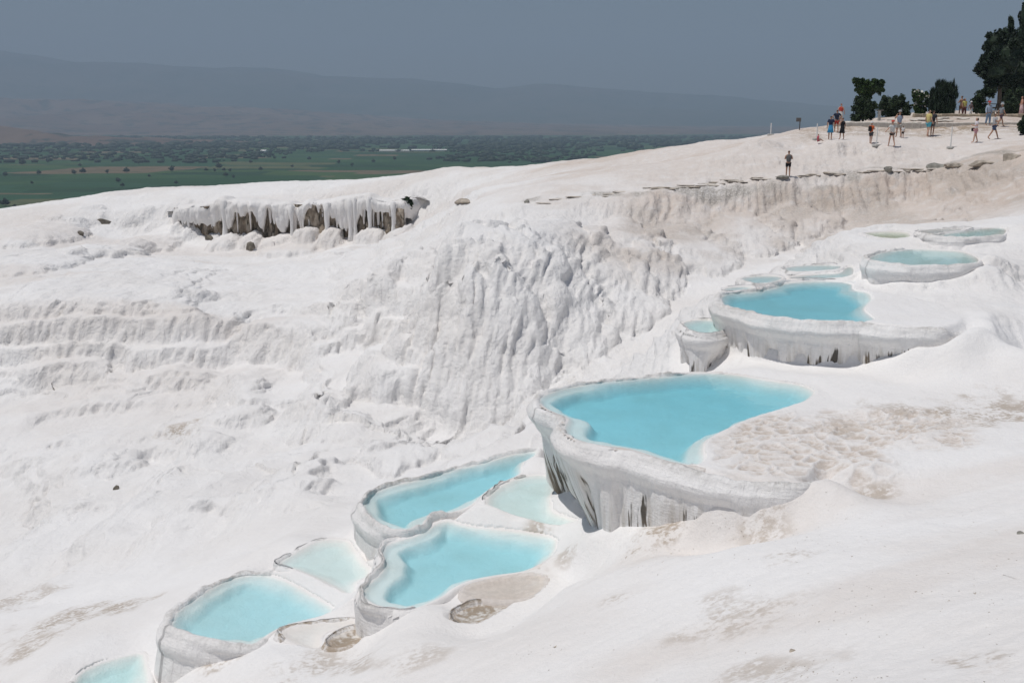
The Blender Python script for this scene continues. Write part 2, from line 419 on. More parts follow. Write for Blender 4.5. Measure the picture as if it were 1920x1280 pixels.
# ------------------------------------------------------------------ the hillside: control points (photo x, y, depth in metres)
CP = [PD(*q) for q in [
 # foreground right
 (1920,1280,8.2),(1700,1280,9.0),(1450,1280,10.3),(1200,1280,11.8),(960,1280,13.3),(750,1280,14.9),(560,1280,16.4),
 (1920,1150,10.2),(1650,1150,11.4),(1350,1150,13.2),(1100,1150,15.2),(1000,1190,15.0),(800,1200,16.3),
 (1920,1030,13.0),(1650,1020,14.6),(1400,1020,16.2),(1250,1040,16.8),(1150,1070,17.3),(1060,1100,17.5),
 (1920,920,16.2),(1750,920,17.3),(1600,930,17.7),(1500,950,17.9),(1400,965,18.2),(1300,978,18.6),(1200,990,18.9),
 (1920,820,19.6),(1750,820,19.8),(1650,850,19.0),(1920,760,22.2),(1750,750,22.6),(1620,760,22.0),(1920,690,25.5),(1750,690,25.8),(1620,715,24.6),(1540,710,25.0),
 (1460,696,26.2),(1900,630,26.8),(1700,676,26.0),(1900,570,29.8),(1780,570,29.8),(1700,560,30.5),
 (1920,530,32.5),(1840,530,33.0),(1900,480,35.5),(1870,455,37.5),(1910,440,39),
 # bottom left
 (0,1280,20),(100,1190,22.0),(0,1180,24),(300,1110,24),(200,1100,26.5),(0,1100,29),(0,1000,35.5),(200,1000,32.5),(400,1000,28.5),(380,1060,25.6),(480,1030,25.4),(560,990,26),
 (600,940,28),(640,900,31),(500,900,33.5),(300,900,37),(0,900,41),(150,950,37),(720,870,32.5),(800,850,36),(900,838,36),(960,828,36.5),(760,900,30),(860,865,30.2),
 # left bowl
 (0,800,48),(200,800,47),(400,800,45),(520,815,42),(600,805,41.5),(700,815,40.5),(0,692,55.5),(200,690,55.5),(430,682,55),(0,730,53),(250,725,52.5),(600,700,50.5),(500,745,49),
 (650,620,56.5),(470,600,60.5),(0,585,59),(200,582,59),(370,578,59),(560,640,57),(700,560,60),(560,540,69),(300,530,67),(0,530,68),
 # mound left of the cliff
 (720,760,43.5),(690,700,48),(745,612,51.5),(820,640,49.5),(790,705,46),
 # central cliff
 (785,640,54.5),(790,560,58),(795,480,63),(765,600,57),(755,540,61),(775,690,50),
 (795,787,43.2),(850,805,42.4),(930,805,42),(985,792,41.5),(1040,785,40),(1150,750,39.5),
 (805,620,48.4),(815,520,50.5),(845,440,54),(900,700,44.4),(950,600,46.6),(1000,500,50),(880,560,47.8),(900,470,51),(1000,430,57),
 (1100,560,50),(1050,680,45.5),(1100,640,46.8),(1200,620,48),(1250,500,55.5),(1120,470,56),(1300,640,45),(1200,700,42.5),(1300,560,51.5),(1350,500,56.5),
 (1500,450,62),(1600,425,62),(1620,455,57),(1700,430,60),(1800,420,53),(1880,412,48.5),(1560,480,56),(1400,520,53.5),(1400,470,59.5),
 (960,392,65),(985,384,66.5),(1100,370,66.5),(1240,357,66.5),(1476,333,67.5),(1660,325,67),(1760,320,66),(1920,318,60),
 (1100,420,63),(1240,410,64),(1500,390,65.8),(1360,400,65),(1300,440,62),(1700,372,65.5),(1800,370,62),(1900,370,56),
 # slope above the ledge and the path
 (985,376,67.6),(1100,361,67.8),(1240,348,68),(1476,326,68.8),(1660,318,68.4),(1760,311,67.5),(1920,304,62),
 (1000,340,77),(1150,315,80),(1300,295,76),(1476,290,72),(1600,290,71.5),(1750,292,70),(1900,290,64.5),
 (1420,262,75.5),(1560,268,73),(1660,276,71.5),(1780,279,70.5),(1920,272,66.5),(1560,256,77.5),(1660,254,78),(1780,252,78),(1920,246,76),
 (1500,250,80),(1440,258,82),(1560,240,81),(1620,234,81.5),(1740,234,81.5),(1920,234,81.5),(1660,227,85),(1800,222,86),(1920,222,86),(1620,226,92),(1760,222,98),(1900,221,98),(1700,224,112),(1900,223,115),
 # skyline ridge to the left
 (1500,244,86),(1350,263,90),(1200,284,94),(1050,299,99),(940,309,104),(850,315,109),(700,331,116),(560,343,122),(420,347,124),(280,351,120),(200,362,119),(130,373,118.5),(60,383,118),(0,393,118),
 (1500,290,74),(1350,290,80),(1200,310,84),
 # overhang lip and foot
 (860,362,96),(760,374,101),(650,380,104),(520,381,107),(400,382,109),(310,392,110),(230,385,114),
 (860,392,92),(760,436,98),(650,447,100),(520,447,102.5),(400,452,104),(320,428,107.5),
 (0,450,97),(150,440,103),(220,440,106),(300,480,92),(0,500,77),(200,500,76),(420,500,79),(600,500,79),(750,465,75),(830,425,71),(880,385,72),(900,352,79),(700,480,76),(640,520,70),
 ]]
for q in [(1500,244,86),(1350,263,90),(1200,284,94),(1050,299,99),(940,309,104),(850,315,109),(700,331,116),(560,343,122),(420,347,124),(280,351,120),(130,373,118.5),(0,393,118)]:
    a = PD(*q)
    for e, dz in ((8, 1.6), (25, 8.0), (60, 26.0)):
        CP.append(np.array([a[0] * (1 + e / a[1]), a[1] + e, a[2] - dz]))
for x, y, z in [(38,105,0.4),(40,140,-2.0),(70,100,0.6),(45,60,-1.5),(36,40,-3),(26,26,-5),(14,12,-4.3),(8,4,-2.5),(0,4,-3.5),(0,-3,-1.8),(6,-4,-1.6),(16,0,-2.0),(30,14,-3.6),(60,40,-1.6),(85,80,0.3),(90,120,0.0),(-14,-5,-7.5),(-35,0,-14.5),(-6,6,-7),(-20,15,-12),(-40,24,-15.5),(-48,45,-16),(-60,70,-13),(-75,100,-13.5),(-90,130,-14.5)]:
    CP.append(np.array([x, y, z], float))
# pool surroundings
for nm, p in POOLS.items():
    C, z = p['C'], p['z']
    N = out_normals(C)
    st = max(1, int(0.75 / (p['per'] / len(C))))
    for i in range(0, len(C), st):
        g = C[i, 2]; gg = max(g, -2.7)
        lean = p['lean'] * max(0, -g)
        off = p['rw'] + 0.12 - lean * 0.9 if g < -0.02 else 0.22
        q = C[i, :2] + N[i] * off
        # skip where another pool lies just outside
        if any(o != nm and sdist(np.array([q[0]]), np.array([q[1]]), P2['W'])[0] > -0.1 for o, P2 in POOLS.items()): continue
        if g < -0.1 and nm not in 'ABS':
            CP.append(np.array([q[0], q[1], z + gg * 0.72])); q3 = C[i, :2] + N[i] * (off + 0.55)
            if not any(o != nm and sdist(np.array([q3[0]]), np.array([q3[1]]), P2['W'])[0] > -0.3 for o, P2 in POOLS.items()): CP.append(np.array([q3[0], q3[1], z + gg]))
        else: CP.append(np.array([q[0], q[1], z + gg]))
        if g >= -0.02:
            q2 = C[i, :2] + N[i] * 0.6
            CP.append(np.array([q2[0], q2[1], z + gg + 0.03]))
for px, py in [(1350,840),(1400,820),(1450,800),(1520,780),(1420,860),(1500,850),(1560,760),(1360,880),(1450,890)]:
    CP.append(PZ(px, py, -6.44))
for px, py, zz in [(1655,570,-5.25),(1660,595,-5.25),(1690,585,-5.25),(1760,588,-5.28),(1850,582,-5.28),(1920,578,-5.28),(1830,618,-5.4),(1880,618,-5.5),(1740,668,-5.85),(1700,692,-6.2),(1840,662,-5.72),(1920,655,-5.6)]:
    CP.append(PZ(px, py, zz))
for px, py in [(1340,884),(1380,890),(1430,897),(1480,902),(1520,895)]:
    CP.append(PZ(px, py, -6.43))
CP = np.array(CP)
RC = 0.5
# thin out points that coincide
keep = []
for i in range(len(CP)):
    if all(np.hypot(*(CP[i, :2] - CP[j, :2])) > 0.16 for j in keep): keep.append(i)
CP = CP[keep]
def rbf_fit(P, c, lam):
    n = len(P)
    D = np.sqrt((P[:, None, 0] - P[None, :, 0]) ** 2 + (P[:, None, 1] - P[None, :, 1]) ** 2 + c * c)
    A = np.zeros((n + 3, n + 3)); A[:n, :n] = -D + np.eye(n) * lam
    Q = np.column_stack([np.ones(n), P[:, 0], P[:, 1]])
    A[:n, n:] = Q; A[n:, :n] = Q.T
    return np.linalg.solve(A, np.concatenate([P[:, 2], np.zeros(3)]))
RW = rbf_fit(CP, RC, 0.02)
def rbf(x, y):
    sh = x.shape; x = x.ravel().astype(np.float32); y = y.ravel().astype(np.float32)
    out = np.full(x.shape, RW[-3], np.float32) + np.float32(RW[-2]) * x + np.float32(RW[-1]) * y
    px = CP[:, 0].astype(np.float32); py = CP[:, 1].astype(np.float32); w = RW[:-3].astype(np.float32)
    step = 8192
    for s in range(0, len(x), step):
        d = (x[s:s + step, None] - px) ** 2
        d += (y[s:s + step, None] - py) ** 2
        d += np.float32(RC * RC)
        out[s:s + step] -= np.sqrt(d) @ w
    return out.reshape(sh)

# ------------------------------------------------------------------ the hillside mesh (rows grow coarser with distance)
NROW, NCOL = 1480, 760
Yr = np.exp(np.linspace(math.log(4.0), math.log(150.0), NROW))
Tc = np.linspace(-0.64, 0.64, NCOL)
GY = np.repeat(Yr[:, None], NCOL, 1); GX = GY * Tc[None, :]
# coarse evaluation, then cubic-like upsampling, keeps the script quick
kr, kc = 4, 3
Yc = np.exp(np.linspace(math.log(4.0), math.log(150.0), NROW // kr + 1)); Tcc = np.linspace(-0.64, 0.64, NCOL // kc + 1)
cz = rbf(Yc[:, None] * Tcc[None, :], np.repeat(Yc[:, None], len(Tcc), 1))
def up(Z, n0, n1):
    def ax(Z, n):
        m = Z.shape[0]; q = np.linspace(0, m - 1, n); i = np.minimum(q.astype(int), m - 2); t = (q - i)[:, None]
        p0, p1, p2, p3 = Z[np.maximum(i - 1, 0)], Z[i], Z[i + 1], Z[np.minimum(i + 2, m - 1)]
        return 0.5 * (2 * p1 + (p2 - p0) * t + (2 * p0 - 5 * p1 + 4 * p2 - p3) * t ** 2 + (3 * p1 - p0 - 3 * p2 + p3) * t ** 3)
    return ax(ax(Z, n0).T, n1).T
GZ = up(cz, NROW, NCOL)
def gz_at(x, y, G=None):
    G = GZ if G is None else G
    r = np.clip((np.log(y) - math.log(4.0)) / (math.log(150.0) - math.log(4.0)) * (NROW - 1), 0, NROW - 1.001)
    c = np.clip((x / y + 0.64) / 1.28 * (NCOL - 1), 0, NCOL - 1.001)
    i, j = int(r), int(c); a, b = r - i, c - j
    return (G[i, j] * (1 - b) + G[i, j + 1] * b) * (1 - a) + (G[i + 1, j] * (1 - b) + G[i + 1, j + 1] * b) * a
def hit(px, py, y0=4.0, y1=149.0, G=None):
    """where the line of sight of a photo point meets the ground"""
    r = ray(px, py); prev = None
    for Y in np.exp(np.linspace(math.log(y0), math.log(y1), 700)):
        q = r * (Y / r[1])
        if q[2] < gz_at(q[0], q[1], G):
            return q
    return r * (y1 / r[1])
# nearness to pools quiets the relief
POOLD = np.full(GX.shape, 9.0, np.float32)   # distance outside any water
INS = []
for nm, p in POOLS.items():
    C = p['W']
    m = (GX > C[:, 0].min() - 1.6) & (GX < C[:, 0].max() + 1.6) & (GY > C[:, 1].min() - 1.6) & (GY < C[:, 1].max() + 1.6)
    ii = np.nonzero(m)
    sd = sdist(GX[ii], GY[ii], C[::2])
    POOLD[ii] = np.minimum(POOLD[ii], -sd)
    INS.append((nm, ii, sd))
quiet = sstep(0.05, 0.7, POOLD)
# region masks by world position
def blob(px, py, rx, ry, G=None, y0=4, soft=0.5, nz=0.35, seed=0, y1=149.0):
    q = hit(px, py, y0, y1)
    d = np.hypot((GX - q[0]) / rx, (GY - q[1]) / ry)
    return q, d
# --- slope
def slope_of(Z):
    dzr = np.gradient(Z, axis=0) / np.gradient(GY, axis=0)
    dzc = np.gradient(Z, axis=1) / np.gradient(GX, axis=1)
    return np.hypot(dzr - dzc * (GX / GY), dzc)
SL0 = slope_of(GZ)
tcut = -0.115 + 0.16 * (1 - sstep(38, 44, GY))
far_left = sstep(25, 30, GY) * sstep(0.05, 0.0, GX / GY - tcut) * (1 - sstep(88, 100, GY)) * sstep(-8.0, -9.5, GZ)
# --- broad undulation
GZ = GZ + quiet * (0.35 * fbm2(GX * 0.13, GY * 0.13, 3, 3) * sstep(22, 40, GY) + 0.10 * fbm2(GX * 0.6, GY * 0.6, 3, 9) * sstep(10, 30, GY))
# --- terraces in the left bowl
wn_ = 0.55 * fbm2(GX * 0.12 + 3, GY * 0.06, 3, 21) + 0.2 * fbm2(GX * 0.7, GY * 0.4, 2, 27)
def terr(Z, h, sharp, nz):
    s = (Z + nz) / h; fl = np.floor(s); fr = s - fl
    return h * (fl + sstep(1 - sharp, 1.0, fr)) - nz
T1 = terr(GZ, 1.05, 0.62, wn_)
T2 = terr(T1, 0.36, 0.6, wn_ * 1.7 + 0.2 * fbm2(GX * 0.4, GY * 0.4, 2, 33))
GZ = GZ + far_left * quiet * (0.8 * (T1 - GZ) + 0.35 * (T2 - T1))
# --- single rounded ledges
def ledge(poly, h, L=3.0, w=0.6):
    h = h * 0.55
    global GZ
    P_ = np.array([hit(a_, b_, 15, 80)[:2] for a_, b_ in poly])
    m = (GX > P_[:, 0].min() - 6) & (GX < P_[:, 0].max() + 6) & (GY > P_[:, 1].min() - 4) & (GY < P_[:, 1].max() + L * 4)
    ii = np.nonzero(m); x_, y_ = GX[ii], GY[ii]
    wob = 0.9 * fbm2(x_ * 0.35, y_ * 0.35, 3, 301) + 0.25 * vn2(x_ * 1.6, y_ * 1.6, 303)
    best = np.full(x_.shape, 1e9); sg = np.zeros(x_.shape); tt = np.zeros(x_.shape)
    n_ = len(P_) - 1
    for k in range(n_):
        ax, ay = P_[k]; ex, ey = P_[k + 1] - P_[k]
        t_ = ((x_ - ax) * ex + (y_ - ay) * ey) / (ex * ex + ey * ey); tc_ = np.clip(t_, 0, 1)
        d_ = np.hypot(x_ - ax - tc_ * ex, y_ - ay - tc_ * ey)
        c_ = ex * (y_ - ay) - ey * (x_ - ax)
        u_ = d_ < best
        best = np.where(u_, d_, best); sg = np.where(u_, np.sign(c_), sg); tt = np.where(u_, (k + tc_) / n_, tt)
    d_ = best * sg + wob
    GZ[ii] += quiet[ii] * h * sstep(-w, w, d_) * np.exp(-np.maximum(d_, 0) / L) * sstep(0, 0.15, tt) * sstep(1, 0.85, tt)
for poly, h, L in [([(330,990),(400,965),(480,948),(560,932),(650,905)], 0.9, 3), ([(490,912),(600,885),(700,862),(800,848),(900,840),(1000,815)], 0.8, 3), ([(20,985),(120,958),(220,965)], 0.6, 3),
                   ([(180,900),(215,868),(300,852),(370,865)], 0.9, 2.5), ([(0,868),(150,840),(300,818),(440,802),(540,790)], 0.6, 3), ([(0,800),(150,775),(300,758),(450,742)], 0.55, 3),
                   ([(300,842),(400,830),(520,842)], 0.5, 2), ([(0,1085),(100,1060),(190,1050),(280,1055)], 0.45, 2.5), ([(100,1035),(200,1015),(330,1010)], 0.5, 2.5), ([(520,775),(560,810),(610,800),(650,755)], 0.9, 3),
                   ([(410,645),(500,665),(600,668),(690,640)], 1.0, 6), ([(400,725),(450,762),(520,768),(610,742)], 0.9, 3.5), ([(660,700),(700,745),(760,755),(800,720)], 0.8, 3), ([(0,640),(150,632),(300,628),(420,620)], 0.8, 2),
                   ([(640,560),(700,600),(770,610)], 0.8, 4), ([(300,560),(450,552),(600,548)], 0.5, 3), ([(60,1130),(160,1110),(260,1100)], 0.35, 2)]:
    ledge(poly, h, L)
# --- rounded draperies with a crisp skirt
def lobe(px, py, rx, ry, h, y0=25.0, y1=149.0, power=0.5):
    global GZ
    a_, b_, c_ = hit(px, py - ry, y0, y1, Z0), hit(px, py + ry, y0, y1, Z0), hit(px, py, y0, y1, Z0)
    cx_, cy_ = 0.5 * (a_[0] + b_[0]), 0.5 * (a_[1] + b_[1])
    wx_ = rx * c_[1] / F; wy_ = min(max(0.5 * abs(a_[1] - b_[1]), 0.5 * wx_), 2.2 * wx_)
    ii = np.nonzero((np.abs(GX - cx_) < wx_ * 1.6) & (np.abs(GY - cy_) < wy_ * 1.6))
    x_, y_ = GX[ii], GY[ii]
    r2 = ((x_ - cx_) / wx_) ** 2 + ((y_ - cy_) / wy_) ** 2
    th_ = np.arctan2(x_ - cx_, y_ - cy_)
    r2 = r2 * (1 + 0.5 * vn2(th_ * 2.2 + px, 0 * th_ + py, 311) + 0.22 * vn2(th_ * 9 + px, 0 * th_ + py, 313)) + 0.25 * fbm2(x_ * 0.6, y_ * 0.6, 2, 315)
    GZ[ii] += quiet[ii] * h * np.clip(1 - r2, 0, 1) ** power
Z0 = GZ.copy()
for q_ in [(920,680,135,128,1.05),(745,690,92,72,1.1),(590,780,66,46,0.9),(870,540,78,85,0.8),(980,540,85,95,0.8),(1080,600,72,95,0.75),(1170,560,72,72,0.65),(1150,650,80,60,0.55),(1010,705,62,92,0.7),(700,560,62,50,0.7),
           (1260,600,75,52,0.5),(760,540,60,50,0.7),(1050,470,95,52,0.6),(1180,460,82,46,0.6),(900,450,72,40,0.55),(1300,470,82,46,0.55),(1400,440,82,42,0.6),(1500,420,72,38,0.6),(1600,400,72,36,0.6),(1700,390,72,36,0.6),
           (850,640,60,70,0.6),(960,620,60,75,0.6),(1230,520,60,50,0.5),(1340,540,60,40,0.4),
           (470,720,62,40,0.7),(560,622,115,32,0.8),(470,782,55,26,0.55),(230,870,45,27,0.6),(330,705,90,24,0.4),(120,690,110,26,0.4),(430,960,85,30,0.4),(560,930,85,30,0.4),(760,858,95,28,0.45),(900,834,95,26,0.4),(300,890,65,30,0.45),(100,970,75,26,0.4),
           (650,800,60,26,0.4),(380,830,80,22,0.4),(180,760,110,22,0.35),(240,960,60,24,0.35),(60,860,70,24,0.4),
           (200,470,70,26,0.8),(80,440,70,26,0.8),(280,455,50,22,0.7),(60,500,80,22,0.5),(140,410,60,20,0.6),(240,410,50,18,0.7)]:
    if q_[1] > 690 and q_[0] < 680: lobe(*q_[:4], q_[4] * 0.6, power=1.1)
    else: lobe(*q_)
for q_ in [(350,436,30,13,0.9),(420,458,32,13,0.9),(470,455,24,14,1.0),(520,456,35,13,0.8),(572,452,24,16,1.1),(622,450,26,17,1.2),(690,448,30,13,0.9),(745,440,26,12,0.8),(545,470,60,12,0.6),(640,468,60,10,0.5)]:
    lobe(*q_, y0=85.0, y1=112.0)
# --- foreground ripples and steps
near = (1 - sstep(16, 26, GY))
edge = 1 - sstep(0.555, 0.61, np.abs(GX / GY))
GZ = GZ + near * quiet * edge * (0.07 * fbm2(GX * 0.35 + 9, GY * 0.35, 3, 41) + 0.05 * np.abs(fbm2((GX * 0.5 - GY * 0.86) * 1.5, (GX * 0.86 + GY * 0.5) * 0.4, 4, 43)) + 0.012 * fbm2(GX * 4, GY * 4, 2, 45))
for nm in 'AB':
    p = POOLS[nm]; C = p['C'][::2, :2]
    ii = np.nonzero((GX > C[:, 0].min() - 0.5) & (GX < C[:, 0].max() + 0.5) & (GY > C[:, 1].min() - 0.5) & (GY < C[:, 1].max() + 0.5))
    sc_ = sdist(GX[ii], GY[ii], C)
    f_ = sstep(-0.12, 0.25, sc_)
    GZ[ii] = GZ[ii] * (1 - f_) + f_ * (p['z'] + 0.055 + 0.02 * fbm2(GX[ii] * 0.8, GY[ii] * 0.8, 2, 47))
# rippled crust beside the big pool
def world_blob(px, py, z, rx, ry):
    q = PZ(px, py, z); return np.hypot((GX - q[0]) / rx, (GY - q[1]) / ry)
rip = np.minimum(world_blob(1480, 830, -6.4, 2.3, 2.2), world_blob(1640, 800, -6.3, 2.6, 1.5))
rip = sstep(1.15, 0.6, rip + 0.5 * fbm2(GX * 0.9, GY * 0.9, 3, 51)) * sstep(0.05, 0.3, POOLD)
w1, w2 = worley3(GX * 2.2 + 0.6 * fbm2(GX * 1.4, GY * 1.4, 2, 55), GY * 3.2 + 0.6 * fbm2(GX * 1.4, GY * 1.4, 2, 57), 0 * GX, 59)
ridge = np.exp(-((w2 - w1) / 0.12) ** 2)
GZ = GZ + rip * (0.055 * ridge - 0.03)
# --- push the ground under the pools
for nm, ii, sd in INS:
    z = POOLS[nm]['z']
    GZ[ii] = np.minimum(GZ[ii], z + 0.04 + 0.75 * np.maximum(0, -sd - 0.06))
    GZ[ii] = np.where(sd > -0.04, np.minimum(GZ[ii], z - 0.75), GZ[ii])
# --- bulbous flowstone on steep ground, displaced along the normal
def normals(Xa, Ya, Za):
    P = np.stack([Xa, Ya, Za], -1)
    a = np.gradient(P, axis=0); b = np.gradient(P, axis=1)
    n = np.cross(b, a)
    n /= np.linalg.norm(n, axis=-1, keepdims=True) + 1e-9
    n[n[..., 2] < 0] *= -1
    return n
SL = slope_of(GZ)
steep = sstep(0.18, 0.6, SL)
Nn = normals(GX, GY, GZ)
rel = sstep(24, 33, GY) * quiet * (0.1 + 0.9 * edge)
idx = np.nonzero(rel > 0.02)
x, y, z = GX[idx], GY[idx], GZ[idx]
wx = 0.5 * vn3(x * 0.5, y * 0.5, z * 0.4, 61); wy = 0.35 * vn3(x * 0.8, y * 0.8, z * 0.4, 63)
fu = 0.98 * x - 0.2 * y + 0.5 * vn2(x * 0.3, y * 0.3 + z * 0.3, 64); fv = 0.2 * x + 0.98 * y + 1.15 * z
flute = np.abs(vn2(fu * 2.6, fv * 0.22, 66)) * 2 - 0.5 + vn2(fu * 6.0, fv * 0.5, 68)
a1, b1 = worley3(fu * 0.75 + wx, fv * 0.26 + wy, 0 * x, 65)
a2, b2 = worley3(fu * 1.9 + wx * 2, fv * 0.7 + wy * 2, z * 0.25, 67)
a3, b3 = worley3(fu * 4.2 + wx, fv * 2.2 + wy, z * 0.5, 69)
l1 = 1 - np.clip(a1 / 0.8, 0, 1) ** 2; l2 = 1 - np.clip(a2 / 0.8, 0, 1) ** 2; l3 = 1 - np.clip(a3 / 0.8, 0, 1) ** 2
flatl = sstep(45, 60, y) * sstep(-0.05, -0.15, x / y)
amt = rel[idx] * np.maximum(0.3 + 0.7 * steep[idx], 0.75 * flatl)
disp = amt * (1 - 0.25 * sstep(0.0, -0.06, x / y) * (1 - sstep(42, 48, y))) * (0.30 * (l1 - 0.5) * steep[idx] + 0.095 * (l2 - 0.5) + 0.05 * (l3 - 0.5) + 0.19 * flute * steep[idx])
HX, HY = GX.copy(), GY.copy()
HX[idx] += Nn[idx][:, 0] * disp; HY[idx] += Nn[idx][:, 1] * disp; GZ[idx] += Nn[idx][:, 2] * disp

GZ = GZ - 0.3 * sstep(0.612, 0.638, np.abs(GX / GY))
# --- colour masks
MASK = np.zeros((NROW, NCOL, 4), np.float32); MASK[..., 3] = 1
def wb(px, py, rx, ry, G=None):
    q = hit(px, py); return np.hypot((GX - q[0]) / rx, (GY - q[1]) / ry)
n_a = fbm2(GX * 0.35, GY * 0.35, 4, 71); n_b = fbm2(GX * 0.09, GY * 0.09, 3, 73)
# upper slope and path: pinkish beige
upz = sstep(-5.6, -3.6, GZ + 1.2 * n_a) * sstep(52, 60, GY)
MASK[..., 1] += 0.62 * upz
# the brown weathered wall under the ledge
q1 = sstep(0.03, 0.14, GX / GY + 0.05 * n_b) * sstep(50, 56, GY) * (1 - sstep(66.0, 67.6, GY)) * sstep(-8.2, -5.8, GZ + 1.5 * n_a)
MASK[..., 1] += 0.8 * q1
MASK[..., 2] += 0.42 * q1 * sstep(-0.2, 0.25, n_a)
# beige streaks on the left
MASK[..., 1] += 0.3 * sstep(0.0, 0.35, fbm2(GX * 0.05, GY * 0.16, 3, 75)) * sstep(40, 60, GY)
# crust by the big pool
MASK[..., 0] += 0.42 * rip * (0.2 + 0.8 * sstep(0.7, 0.0, ridge))
MASK[..., 1] += 0.6 * rip * (0.35 + 0.65 * sstep(0.7, 0.0, ridge))
MASK[..., 1] += 0.12 * near * sstep(-0.05, 0.3, fbm2(GX * 0.25, GY * 0.5, 3, 81))
# warm trodden track in the foreground
for a, b in [((1900, 880), (1500, 960)), ((1500, 960), (1250, 1040)), ((1920, 1010), (1600, 1120)), ((1600, 1120), (1200, 1240))]:
    pa, pb = hit(*a), hit(*b)
    ex, ey = pb[0] - pa[0], pb[1] - pa[1]
    t = np.clip(((GX - pa[0]) * ex + (GY - pa[1]) * ey) / (ex * ex + ey * ey), 0, 1)
    d = np.hypot(GX - pa[0] - t * ex, GY - pa[1] - t * ey)
    MASK[..., 1] = np.maximum(MASK[..., 1], 0.3 * sstep(1.1, 0.3, d + 0.6 * n_a))
# small brown patches
for px, py, r, s in [(1640,930,.5,.6),(1500,1040,.5,.5),(1430,1010,.6,.5),(1350,1130,.5,.4),(1150,1125,.35,.5),(1230,995,.7,.8),(1200,1030,.5,.7),(1380,1160,.9,.45),(1830,780,1.2,.7),(1900,770,1.6,.7),(1750,790,.9,.4),
                     (120,1160,1.3,.7),(220,1140,.9,.7),(60,1210,.9,.6),(410,1240,.6,.7),(330,1255,.5,.6),(590,1250,.9,.5),(1000,1060,.5,.6),(1060,1040,.4,.5),(780,1230,.7,.4),(1800,1245,.6,.6),(1450,1270,.8,.5),
                     (1700,770,1.0,.5),(1560,800,.9,.5),(660,1250,.6,.5),(30,1120,1.6,.5),(340,800,1.0,.7),(1000,1085,.5,.5)]:
    d = wb(px, py, r, r)
    MASK[..., 0] = np.maximum(MASK[..., 0], s * sstep(1.1, 0.25, d + 0.8 * fbm2(GX * 1.7, GY * 1.7, 3, 77)))
# grey crust of the ledge line
led = sstep(1.0, 0.2, np.abs(GY - 67.3 + 3.0 * sstep(0.45, 0.5, GX / GY)) + 1.2 * n_a) * sstep(0.0, 0.02, GX / GY)
MASK[..., 2] += 0.9 * led * sstep(-0.15, 0.25, fbm2(GX * 0.8, GY * 0.8, 3, 79))
MASK[..., 0] += 0.55 * sstep(75.5, 77.5, GY + 2 * n_a) * sstep(81.2, 80.4, GY) * sstep(0.25, 0.29, GX / GY)
# stone and earth on the plateau
MASK[..., 1] += 0.6 * sstep(78, 81, GY) * sstep(0.27, 0.3, GX / GY)
MASK[..., 0] += 0.5 * sstep(-1.2, -0.6, GZ) * sstep(0.27, 0.3, GX / GY) * sstep(-0.2, 0.3, n_a)
MASK[..., :3] = np.clip(MASK[..., :3], 0, 1)
MASK[..., 3] = 0.15 + 0.85 * rel * (0.35 + 0.65 * steep)

me = np_mesh('travertine_hillside', np.stack([HX, HY, GZ], -1).reshape(-1, 3), grid_faces(NROW, NCOL))
ca = me.color_attributes.new('mask', 'FLOAT_COLOR', 'POINT')
ca.data.foreach_set('color', MASK.ravel())
tag(link('travertine_hillside', me, M_TRAV), 'white travertine hillside of flowstone, terraces and bare slopes', kind='structure')

# the same ground going on outside the detailed part, coarser
fx_, fy_ = np.meshgrid(np.arange(-80, 101, 0.75), np.arange(-12, 150, 0.75))
tf_ = np.abs(fx_ / np.maximum(fy_, 0.01))
fz_ = rbf(fx_, fy_) - 0.012 + 0.05 * fbm2(fx_ * 0.5, fy_ * 0.5, 3, 401) * sstep(0.66, 0.8, tf_)
Fk = grid_faces(*fx_.shape)
tt_ = np.abs(fx_.ravel() / np.maximum(fy_.ravel(), 0.01)); inside = (tt_ < 0.60) & (fy_.ravel() > 4.3)
okf = ~inside[Fk].all(1)
me = np_mesh('hillside_flank', np.stack([fx_.ravel(), fy_.ravel(), fz_.ravel()], 1), Fk[okf])
mk = np.zeros((fx_.size, 4), np.float32); mk[:, 3] = 0.15; mk[:, 1] = 0.1
me.color_attributes.new('mask', 'FLOAT_COLOR', 'POINT').data.foreach_set('color', mk.ravel())
tag(link('hillside_flank', me, M_TRAV), 'bare white ground going on beside the view', kind='structure')

# ------------------------------------------------------------------ pools: rim wall, floor, water
POOL_TEXT = dict(
 A=('largest blue pool, in the middle, held by a tall overhanging wall', 'raised blue pools'),
 B=('round blue pool with dark reflections, on a streaked wall behind the largest pool', 'raised blue pools'),
 S=('tiny pool on a leaning cup at the left of the streaked wall', None),
 C=('pale blue pool on a smooth round white wall, upper right', 'raised blue pools'),
 D=('long pale pool highest on the right, below the brown cliff', None),
 D1=('milky shallow pool behind the gray rim of the highest pale pool', None),
 E=('small murky green pool at the foot of the brown cliff', None),
 F1=('small oval blue pool left of the cluster behind the round pool', None),
 F2=('thin pale pool farthest back in the cluster behind the round pool', None),
 F3=('narrow pale pool curving up to the smooth round wall', None),
 F4=('smallest blue pool touching the back left rim of the round pool', None),
 G=('long blue pool tapering to the right, left of the overhanging wall', 'lower blue pools'),
 I=('clear shallow pool in the shade side of the overhanging wall', None),
 H=('wide blue pool with gray wavy rim, front of the long tapering pool', 'lower blue pools'),
 J=('pale triangular pool between two lower blue pools', None),
 K=('blue pool at lower left standing on a rounded white wall', 'lower blue pools'),
 L=('pale pool cut by the bottom edge at far lower left', None),
 M=('thin milky puddle with gray rim beside the lower left blue pool', None),
 N=('small brown-rimmed puddle next to the thin milky puddle', None),
 O=('dry gray-bottomed basin along the front rim of the wide pool', None),
 Q=('brown-rimmed muddy puddle below the dry gray basin', None),
)
rng = np.random.default_rng(5)
